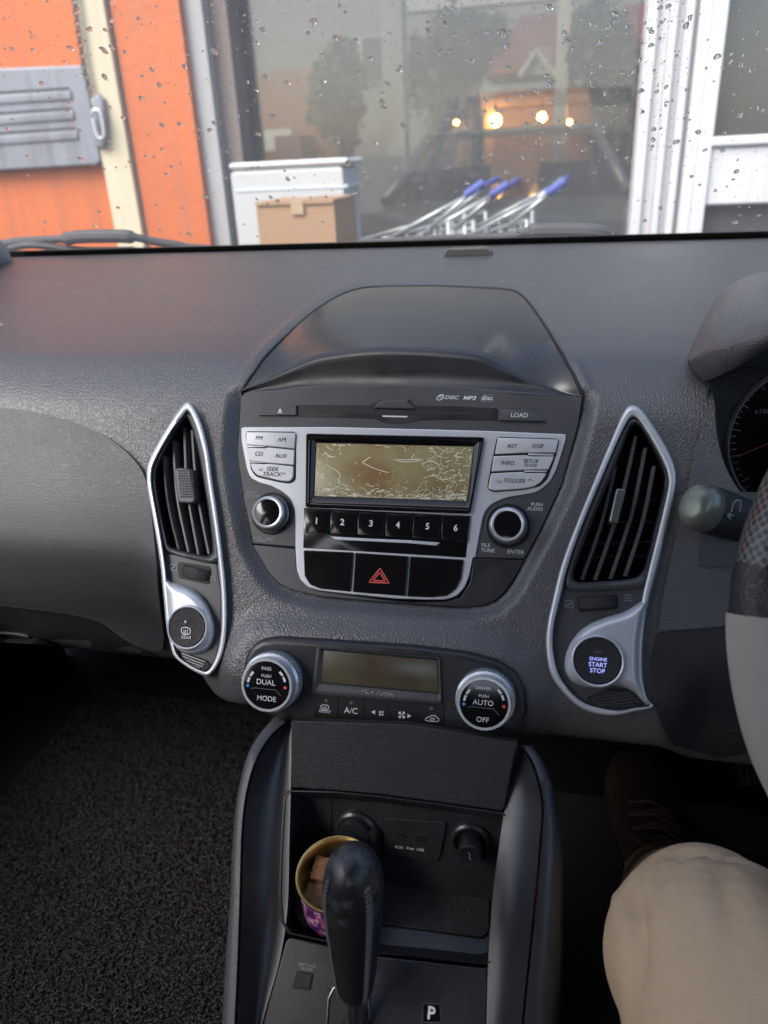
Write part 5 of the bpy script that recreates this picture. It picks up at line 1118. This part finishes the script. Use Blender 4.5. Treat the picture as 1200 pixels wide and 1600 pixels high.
MB().tube(wl_(cr([(560, 378), (640, 374), (700, 371), (790, 369), (830, 362), (870, 361), (925, 362), (950, 368)], 4, False), -.022), [.004] * 12 + [.006] * 4 + [.011] * 12 + [.009], 10).obj('arm', M['wiper'], wp)

# ================================================================== OUTSIDE
YF = 2.9
def X(px, y=YF, py=190): return at_y(px, py, y).x
def Z(py, y=YF, px=600): return at_y(px, py, y).z
def solid(name, x0, x1, y0, y1, z0, z1, m, parent=None, bev=0.0):
    mb = MB()
    if bev:
        mb.loft([[Vector((x, y, z)) for x, y in ((x0 + i, y0 + i), (x1 - i, y0 + i), (x1 - i, y1), (x0 + i, y1))] for z, i in ((z0, bev), (z0 + bev, 0), (z1 - bev, 0), (z1, bev))], cap=True)
    else: mb.bx(x0, x1, y0, y1, z0, z1)
    return mb.obj(name, m, parent, smooth=False)
M['orange'] = mat('orange_paint', (0.56, 0.128, 0.024), 0.62, var=.12, vscale=4, bump=[('noise', 60, .002)])
M['orange2'] = mat('orange_paint_post', (0.52, 0.118, 0.022), 0.5, var=.14, vscale=5, bump=[('noise', 40, .002)])
M['cream'] = mat('cream_paint', (0.58, 0.51, 0.36), 0.6, var=.05, vscale=6)
M['zinc'] = mat('grey_painted_steel', (0.22, 0.235, 0.265), 0.5, metal=.2, var=.2, vscale=9)
M['pale'] = mat('pale_grey_paint', (0.33, 0.33, 0.33), 0.6, var=.1, vscale=5)
M['brown'] = mat('brown_jamb', (0.17, 0.14, 0.125), 0.7, var=.1)
M['wpaint'] = mat('white_frame_paint', (0.60, 0.60, 0.61), 0.4, var=.03, vscale=8)
streaks(M['orange'], (.36, .10, .04), .55); streaks(M['orange2'], (.34, .13, .07), .6, 40, .8); streaks(M['cream'], (.33, .27, .18), .5); streaks(M['zinc'], (.12, .115, .12), .6, 18, 3); streaks(M['pale'], (.20, .18, .15), .5); streaks(M['wpaint'], (.42, .41, .38), .35, 30, 1)
M['asphalt'] = mat('asphalt', (0.06, 0.06, 0.06), 0.85, var=.25, vscale=20, bump=[('noise', 200, .004)])
gnd = MB().add([(-300, -300, 0), (300, -300, 0), (300, 300, 0), (-300, 300, 0)], [(0, 1, 2, 3)]).obj('ground', M['asphalt'], None, smooth=False); tag(gnd, kind='structure')
ow = tag(solid('orange_wall', -5, X(160), YF, YF + .2, 0, 3.2, M['orange']), 'orange painted wall behind the hanging steel shutter', 'wall')
cp = tag(solid('cream_post', X(160), X(203), YF - .05, YF + .2, 0, 3.2, M['cream'], bev=.006), 'cream post between orange wall and orange pillar', 'post')
solid_gap = tag(solid('grey_joint', X(203), X(208), YF - .02, YF + .2, 0, 3.2, mat('joint', (.16, .15, .14), .7)), 'thin grey joint strip along the cream post', 'strip')
op_ = tag(solid('orange_pillar', X(208), X(309), YF - .03, YF + .2, 0, 3.2, M['orange2'], bev=.02), 'orange pillar beside the shop window', 'pillar')
gp = tag(solid('grey_pilaster', X(309), X(337), YF + .0, YF + .25, 0, 3.2, M['pale'], bev=.008), 'narrow pale grey pilaster at the shop window edge', 'pilaster')
# shop window
shop = thing('shop_window', (X(680), YF + .1, 0), 'large dim shop window between grey pilaster and white door', 'shop window')
solid('jamb', X(337), X(365), YF + .05, YF + .3, 0, 3.2, M['brown'], shop)
pm = gm.copy(); pm.name = 'shop_pane'
for n_ in pm.node_tree.nodes:
    if n_.name == 'reflectance': n_.inputs[2].default_value = .05
    if n_.type == 'BSDF_TRANSPARENT': n_.inputs[0].default_value = (.60, .61, .575, 1)
    if n_.type == 'MIX_SHADER' and not n_.inputs[0].is_linked: n_.inputs[0].default_value = .075
_n = pm.node_tree; _d = _n.nodes.new('ShaderNodeBsdfDiffuse'); _d.inputs[0].default_value = (.5, .5, .48, 1)
for l_ in list(_n.links):
    if l_.from_node.type == 'BSDF_TRANSLUCENT': _to = l_.to_socket; _n.links.remove(l_); _n.links.new(_d.outputs[0], _to)
solid('pane', X(365), X(996), YF + .16, YF + .166, 0.1, 3.2, pm, shop)
solid('sill', X(337), X(996), YF + .02, YF + .3, 0, .55, M['pale'], shop)
# white door at right
door = thing('white_door', (X(1100), YF, 0), 'white framed glazed door at the right of the shop window', 'door')
xs_ = [996, 1012, 1030, 1040, 1052, 1064, 1072, 1090, 1112]
dp = [-.03, .0, -.05, -.02, -.05, -.01, -.04, -.06]
for i in range(8): solid('frame_moulding', X(xs_[i]) + .001, X(xs_[i + 1]), YF + dp[i], YF + .1, 0, 3.2, M['wpaint'], door, bev=.004)
solid('lower_panel', X(1112), X(1400), YF - .045, YF + .06, Z(337), Z(240) - .03, M['wpaint'], door, bev=.006)
solid('rail', X(1112) , X(1400), YF - .06, YF + .06, Z(240) - .03, Z(240), M['wpaint'], door, bev=.006)
solid('frame_moulding', X(1400), X(1440), YF - .06, YF + .06, 0, 3.2, M['wpaint'], door, bev=.006)
solid('pane', X(1112), X(1400), YF + .02, YF + .026, Z(240), 3.2, pm, door)
solid('kick_board', X(1112), X(1400), YF + .0, YF + .06, 0, Z(341), mat('dark_board', (.05, .048, .045), .7), door)
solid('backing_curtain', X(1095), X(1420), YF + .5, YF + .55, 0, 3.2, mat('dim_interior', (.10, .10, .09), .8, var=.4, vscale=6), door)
# steel shutter and chain
PS_ = Plane(Vector((0, YF - .03, CAMZ)), 90)
sh = thing('steel_shutter', PS_.W(60, 260), 'grey pressed steel shutter panel against the orange wall', 'shutter')
PL('panel', PS_, pl('P', '-160,116 0,106 128,101 134,108 140,150 158,250 152,258 0,267 -160,276'), -.02, .022, M['zinc'], sh, bev=.008)
for a, b, c_, d_ in ((-160, 152, 108, 136), (-160, 186, 112, 167), (-160, 217, 118, 198)):
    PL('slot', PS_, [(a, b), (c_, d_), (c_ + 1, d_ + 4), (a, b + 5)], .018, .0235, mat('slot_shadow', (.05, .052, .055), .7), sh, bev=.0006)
    PL('pressed_rib', PS_, [(a, b + 6), (c_ + 2, d_ + 5), (c_ + 4, d_ + 20), (a, b + 21)], .015, .029, M['zinc'], sh, bev=.005)
PL('latch', PS_, pl('P', '143,152 152,147 160,155 166,220 158,232 146,228'), .0, .045, M['zinc'], sh, bev=.008)
mb = MB(); mb.tube([PS_.W(*p, .06) for p in cr(pl('P', '145,178 148,172 156,174 160,190 162,212 156,216 150,206'), 4)], .006, 8); mb.obj('shackle', M['silver'], sh)
ch = thing('chain', PS_.W(120, 0), 'dark steel chain hanging down to the shutter latch', 'chain')
rs = random.Random(2); cpts = [PS_.W(*p, .04) for p in resample([(108, -60), (116, 0), (124, 60), (132, 110), (142, 150)], 26, False)]
lm = mat('chain_steel', (.13, .12, .115), .45, metal=.7)
for i in range(25):
    a, b = cpts[i], cpts[i + 1]; dr = (b - a).normalized(); sd_ = Vector((1, 0, 0)) if i % 2 else Vector((0, 1, 0)); sd_ = (sd_ - dr * sd_.dot(dr)).normalized(); L_ = (b - a).length * .66; c = (a + b) / 2
    lp = [c + dr * (L_ * math.cos(t)) + sd_ * (.010 * math.sin(t)) for t in np.linspace(0, 6.283, 15)]
    MB().tube(lp, .003, 6, caps=False).obj('chain_link', lm, ch)
# boxes
wb = thing('white_cabinet', at_y(450, 380, 2.55), 'white chest cabinet standing before the shop window', 'cabinet')
y0 = 2.55
solid('cabinet_body', X(366, y0, 320), X(538, y0, 320), y0, y0 + .20, .45, Z(256, y0), mat('white_enamel', (.46, .47, .47), .4, var=.05), wb, bev=.01)
solid('cabinet_lid', X(357, y0, 250), X(543, y0, 250), y0 - .004, y0 + .2, Z(254, y0), Z(243, y0), M['wpaint'], wb, bev=.008)
solid('cabinet_trim', X(362, y0, 250), X(541, y0, 250), y0 - .003, y0 + .2, Z(290, y0), Z(286, y0), mat('pale_blue_trim', (.55, .62, .70), .4), wb)
y1 = 2.25
cb = thing('cardboard_box', at_y(460, 380, y1), 'brown cardboard carton in front of the white cabinet', 'box')
kraft = mat('kraft_card', (.36, .22, .125), .85, var=.08, vscale=10)
solid('carton', X(402, y1, 340), X(523, y1, 340), y1, y1 + .25, .5, Z(314, y1), kraft, cb, bev=.004)
solid('carton_flap', X(399, y1, 312), X(521, y1, 312), y1 - .006, y1 + .25, Z(314, y1), Z(308, y1), kraft, cb)
solid('packing_tape', X(455, y1, 312), X(474, y1, 312), y1 - .008, y1 + .252, Z(330, y1), Z(307, y1), mat('tape', (.42, .30, .19), .25), cb)

tag(solid('low_shelf', X(350, 2.2), X(560, 2.2), 2.2, 2.8, .0, .44, M['pale']), 'low pale plinth carrying the cabinet and the carton', 'plinth')
# trolleys
wire = mat('zinc_wire', (.44, .46, .45), .35, metal=.55); bl = mat('blue_plastic', (.05, .075, .30), .55)
def trolley(hx, hy, ln, lab, y=2.5):
    h = at_y(hx, hy, y); t = thing('shopping_trolley', (h.x - .3, y, 0), lab, 'shopping trolley', 'nested shopping trolleys')
    zt = h.z - .10
    A = [Vector((h.x - .10, y, zt)), Vector((h.x - .10 - ln, y + .04, zt - .12))]; wd = .42
    mb = MB()
    for yy in (0, wd):
        o = Vector((0, yy, 0)); mb.tube([A[0] + o, A[1] + o], .006, 6)
        for k in (1, 2, 3, 4, 5): mb.tube([A[0] + o + Vector((-.02 * k * .3, 0, -.055 * k)), A[1] + o + Vector((.02 * k * .3, 0, -.04 * k))], .0028, 5)
        for i in range(13):
            p = A[0].lerp(A[1], i / 12) + o; mb.tube([p, p + Vector((.0, 0, -.26 + .05 * i / 12))], .0028, 5)
        mb.tube([A[0] + o + Vector((-.06, 0, -.02)), h + o + Vector((.0, 0, 0))], .0065, 8)
        mb.tube([A[0] + o + Vector((-.22, 0, -.06)), h + o + Vector((-.02, 0, -.02))], .006, 8)
        mb.tube([A[0] + o, A[0] + o + Vector((.02, 0, -.75))], .0075, 8)
        mb.tube([A[0] + o + Vector((.02, 0, -.75)), A[1] + o + Vector((0, 0, -.63))], .011, 8)
    for i in range(9):
        o = Vector((0, wd * i / 8, 0)); mb.tube([A[1] + o, A[1] + o + Vector((0, 0, -.2))], .0028, 5); mb.tube([A[1] + o + Vector((0, 0, -.2)), A[0] + o + Vector((0, 0, -.26))], .0028, 5)
    mb.obj('wire_basket', wire, t)
    mb = MB(); mb.tube([h + Vector((-.012, -.03, -.012)), h + Vector((.015, wd + .02, .0))], .010, 12); mb.tube([h + Vector((-.045, -.02, -.028)), h + Vector((.010, -.02, .006))], .013, 12); mb.obj('handle', bl, t)
    for yy in (0, wd):
        for q_ in (A[0] + Vector((.02, yy, -.80)), A[1] + Vector((.0, yy, -.68))):
            mb = MB(); mb.tube([q_ - Vector((0, .015, 0)), q_ + Vector((0, .015, 0))], .045, 14); mb.obj('caster', M['rubber'], t)
trolley(752, 288, .52, 'front shopping trolley with blue handle, leftmost of the three')
trolley(790, 290, .50, 'middle shopping trolley of the nested three with blue handle', 2.62)
trolley(878, 286, .46, 'shopping trolley with blue handle closest to the white door', 2.56)
# own car's mirror image in the glass, built as a solid car behind
yc = 4.9
dc = mat('dark_car_paint', (.095, .10, .105), .3, coat=.4); cg = gm.copy(); cg.name = 'tinted_glass'
for n_ in cg.node_tree.nodes:
    if n_.type == 'BSDF_TRANSPARENT': n_.inputs[0].default_value = (.5, .52, .52, 1)
    if n_.name == 'reflectance': n_.inputs[2].default_value = .07
pc = thing('reflected_car', (X(770, yc), yc, 0), 'dark car mirrored in the shop window, built as a solid car behind its glass', 'car')
cxm = X(770, yc); hw = .88; zh = Z(330, yc); zr = Z(198, yc)
mb = MB()
rows = []
for y, z0, z1, w in ((yc, .3, zh - .22, .80), (yc + .06, .22, zh - .10, .86), (yc + .3, .2, zh - .05, hw), (yc + .95, .2, zh, hw), (yc + 3.2, .2, zh + .02, hw), (yc + 3.9, .25, zh - .05, .84)):
    rows.append([Vector((cxm + x, y, z)) for x, z in ((-w, z0), (w, z0), (w, z1 - .08), (w - .08, z1), (-w + .08, z1), (-w, z1 - .08))])
mb.loft(rows, cap=True); mb.obj('body_shell', dc, pc, angle=45)
mb = MB()
for sx in (-1, 1):
    mb.tube([(cxm + sx * .84, yc + .95, zh), (cxm + sx * .62, yc + 1.7, zr - .03)], .045, 8); mb.tube([(cxm + sx * .80, yc + 3.6, zh), (cxm + sx * .62, yc + 3.0, zr - .03)], .05, 8); mb.tube([(cxm + sx * .86, yc + 2.4, zh), (cxm + sx * .63, yc + 2.4, zr - .03)], .04, 8)
mb.obj('pillars', dc, pc)
solid('roof', cxm - .64, cxm + .64, yc + 1.65, yc + 3.05, zr - .05, zr, dc, pc, bev=.02)
MB().add([(cxm - .82, yc + .95, zh), (cxm + .82, yc + .95, zh), (cxm + .60, yc + 1.7, zr - .04), (cxm - .60, yc + 1.7, zr - .04)], [(0, 1, 2, 3)]).obj('windscreen', cg, pc, smooth=False)
for sx in (-1, 1):
    MB().add([(cxm + sx * .83, yc + 1.0, zh), (cxm + sx * .85, yc + 3.5, zh), (cxm + sx * .62, yc + 3.0, zr - .04), (cxm + sx * .61, yc + 1.7, zr - .04)], [(0, 1, 2, 3)]).obj('side_pane', cg, pc, smooth=False)
    MB().tube([(cxm + sx * .60, yc - .01, zh - .32), (cxm + sx * .78, yc + .08, zh - .30)], .06, 12).obj('headlight', mat('lamp_glass', (.5, .5, .52), .1), pc)
    for dy in (.75, 3.1): MB().tube([(cxm + sx * .70, yc + dy, .32), (cxm + sx * .89, yc + dy, .32)], .32, 24).obj('wheel', M['rubber'], pc)
    MB().box((cxm + sx * .40, yc + 2.15, zh + .02), (.20, 0, 0), (0, .05, 0), (0, 0, .18)).obj('head_rest', M['dark'], pc)
# house with lit porch and lamps: reflection in the glass, built solid behind
yh = 13.0
hs = thing('reflected_house', (X(850, yh), yh, 0), 'house with red gabled roof and warm lit porch, a shop glass reflection built solid', 'house')
ochre = mat('ochre_wall', (.42, .25, .12), .8, var=.15, vscale=2); redr = mat('red_roof', (.20, .055, .06), .7, var=.12, vscale=3)
solid('wall', X(690, yh), X(1010, yh), yh + .6, yh + 2.5, 0, Z(150, yh), ochre, hs)
solid('beam', X(690, yh), X(1010, yh), yh, yh + .2, Z(178, yh), Z(166, yh), mat('lintel', (.30, .20, .12), .8), hs)
for px_ in (700, 765, 880, 960): solid('porch_post', X(px_, yh) - .07, X(px_, yh) + .07, yh, yh + .15, 0, Z(178, yh), ochre, hs)
def roof(x0, x1, xa, yt, yb, yy):
    mb = MB(); a, b, c = Vector((X(x0, yy, yb), yy, Z(yb, yy))), Vector((X(x1, yy, yb), yy, Z(yb, yy))), Vector((X(xa, yy, yt), yy, Z(yt, yy)))
    o = Vector((0, 2.5, 0)); mb.add([a, b, c, c + Vector((1.0, 0, 0)), a + o, b + o, c + o, c + o + Vector((1.0, 0, 0))], [(0, 1, 3, 2), (4, 5, 7, 6), (0, 2, 6, 4), (1, 3, 7, 5), (2, 3, 7, 6), (0, 1, 5, 4)]); return mb
roof(748, 905, 812, 44, 124, yh - .2).obj('roof', redr, hs, smooth=False)
roof(962, 1120, 972, 40, 118, yh - .4).obj('roof', redr, hs, smooth=False)
gb = MB(); pts = [(815, 118), (838, 82), (866, 116)]; gb.loft([[at_y(*p, yh - .35) for p in pts], [at_y(*p, yh - .1) for p in pts]], cap=True).obj('gable', mat('gable_grey', (.26, .25, .24), .8), hs, smooth=False)
mb = MB(); mb.tube([at_y(812, 120, yh - .4), at_y(838, 80, yh - .4), at_y(870, 118, yh - .4)], .05, 6); mb.obj('barge_board', M['pale'], hs)
for i in range(5): MB().bx(X(826 + i * 7, yh - .36), X(828.5 + i * 7, yh - .36), yh - .40, yh - .36, Z(116, yh), Z(104 - (3 - abs(i - 2)) * 3, yh)).obj('gable_slat', M['pale'], hs, smooth=False)
lampm = mat('lit_bulb', (1, .8, .5), .5, emit=((1.0, .45, .10), 70))
for i, (px_, py_, r_, lab) in enumerate(((774, 188, .085, 'largest warm lamp'), (847, 183, .06, 'warm lamp near the middle post'), (890, 191, .03, 'lowest small warm lamp'), (941, 176, .035, 'warm lamp farthest along the porch toward the white door'), (713, 191, .03, 'faint warm lamp at the porch end nearest the trees'))):
    c = at_y(px_, py_, yh - .15)
    lp = thing('porch_lamp', c, lab + ' glowing under the porch beam', 'lamp', 'lit porch lamps')
    g = [[c + Vector((r_ * math.sin(math.pi * a / 8) * math.cos(2 * math.pi * b / 12), r_ * math.sin(math.pi * a / 8) * math.sin(2 * math.pi * b / 12), r_ * math.cos(math.pi * a / 8))) for b in range(12)] for a in range(9)]
    MB().loft(g).obj('bulb', lampm, lp); MB().tube([c + Vector((0, 0, r_)), c + Vector((0, 0, .25))], .012, 6).obj('cord', M['black'], lp)
tag(solid('pale_fascia', X(600, 9), X(985, 9), 9, 9.2, Z(22, 9), Z(-60, 9), mat('fascia', (.42, .41, .38), .8)), 'pale horizontal fascia beam across the top of the shop window view', 'beam')
tag(solid('pale_pole', X(870, 8.8, 60), X(890, 8.8, 60), 8.8, 8.95, 0, 4, mat('pole', (.44, .40, .34), .7)), 'pale square pole before the red roof', 'pole')
tc_ = tag(solid('terracotta_wall', X(368, 7), X(536, 7), 7, 7.3, 0, Z(97, 7), mat('terracotta', (.30, .145, .095), .8, var=.15, vscale=3)), 'terracotta garden wall left of the trees', 'wall')
tag(solid('white_board', X(380, 6.8, 205), X(455, 6.8, 205), 6.8, 6.85, Z(226, 6.8), Z(192, 6.8), mat('board', (.62, .63, .62), .6)), 'blank white board before the terracotta wall', 'board')
tag(solid('maroon_bin', X(430, 6.6, 230), X(470, 6.6, 230), 6.6, 7.0, 0, Z(203, 6.6), mat('maroon', (.16, .05, .06), .6)), 'maroon bin beside the white board', 'bin')
gb2 = thing('grey_building', (X(520, 20), 20, 0), 'grey rendered building behind the trees', 'building')
solid('wall', X(250, 20), X(1500, 20), 20, 21, 0, 9, mat('grey_render', (.22, .22, .205), .85, var=.15, vscale=1.2), gb2)
w_ = solid('window', X(566, 19.9, 90), X(606, 19.9, 90), 19.92, 20.02, Z(126, 20), Z(58, 20), mat('dark_glass', (.05, .05, .05), .2), gb2)
solid('window_frame', X(562, 19.9, 90), X(610, 19.9, 90), 19.95, 20.02, Z(130, 20), Z(55, 20), M['pale'], gb2)
tag(solid('grey_screen_wall', X(600, 6.2), X(632, 6.2), 6.2, 6.4, 0, 3.2, mat('screen', (.30, .30, .285), .8, var=.1)), 'pale grey wall end standing left of the dark trees', 'wall')
leafm = [mat('leaf_%s' % n_, c, .6, var=.3, vscale=4) for n_, c in (('deep', (.030, .042, .026)), ('mid', (.048, .062, .036)), ('olive', (.062, .066, .040)))]
def tree(px0, px1, py0, py1, y, mi, seed, lab, zt=None):  # greenery reflected in the shop glass, built as solid trees behind the pane
    rs = np.random.default_rng(seed); x0, x1 = X(px0, y, (py0 + py1) / 2), X(px1, y, (py0 + py1) / 2); z0, z1 = Z(py1, y), Z(py0, y); c = np.array([(x0 + x1) / 2, y, (z0 + z1) / 2]); R_ = np.array([(x1 - x0) / 2, .8, (z1 - z0) / 2])
    t = thing('tree', (c[0], y, 0), lab, 'tree', 'trees reflected in the shop glass')
    n = 2600; nc = 26; cc = rs.normal(size=(nc, 3)); cc /= np.linalg.norm(cc, axis=1)[:, None]; cc *= rs.uniform(.3, .85, (nc, 1)); k = rs.integers(0, nc, n)
    p = c + (cc[k] + rs.normal(size=(n, 3)) * .17) * R_; s = rs.uniform(.03, .075, (n, 1)); a = rs.normal(size=(n, 3)); a /= np.linalg.norm(a, axis=1)[:, None]; b = np.cross(a, rs.normal(size=(n, 3))); b /= np.linalg.norm(b, axis=1)[:, None]
    v = np.stack([p - a * s, p + b * s * .6, p + a * s, p - b * s * .6], 1).reshape(-1, 3); f = np.arange(n * 4).reshape(-1, 4)
    fast_mesh('crown', v, f, leafm[mi], t)
    MB().tube([(c[0], y, 0), (c[0] + .05, y, c[2] * .6), (c[0], y, c[2])], [.09, .07, .03], 8).obj('trunk', M['brown'], t)
    mb = MB()
    for q_ in range(6): e = c + cc[q_] * R_ * .8; mb.tube([(c[0], y, c[2] * .7), tuple((c + e) / 2 - np.array([0, 0, .05])), tuple(e)], [.035, .025, .01], 6)
    mb.obj('limb', M['brown'], t)
tree(628, 735, 20, 215, 8.0, 0, 1, 'dark green tree just right of the grey wall end')
tree(690, 790, 15, 150, 10.0, 1, 2, 'mid green tree left of the red gable')
tree(885, 985, 20, 170, 9.0, 0, 3, 'dark tree between the two red roofs')
tree(500, 560, 60, 235, 6.6, 2, 4, 'olive shrub tree over the terracotta wall')
tree(935, 1010, 120, 300, 7.5, 1, 5, 'bushy tree low beside the white door frame')
tree(1120, 1290, -60, 120, 6.0, 0, 6, 'dark tree seen through the glass of the white door')
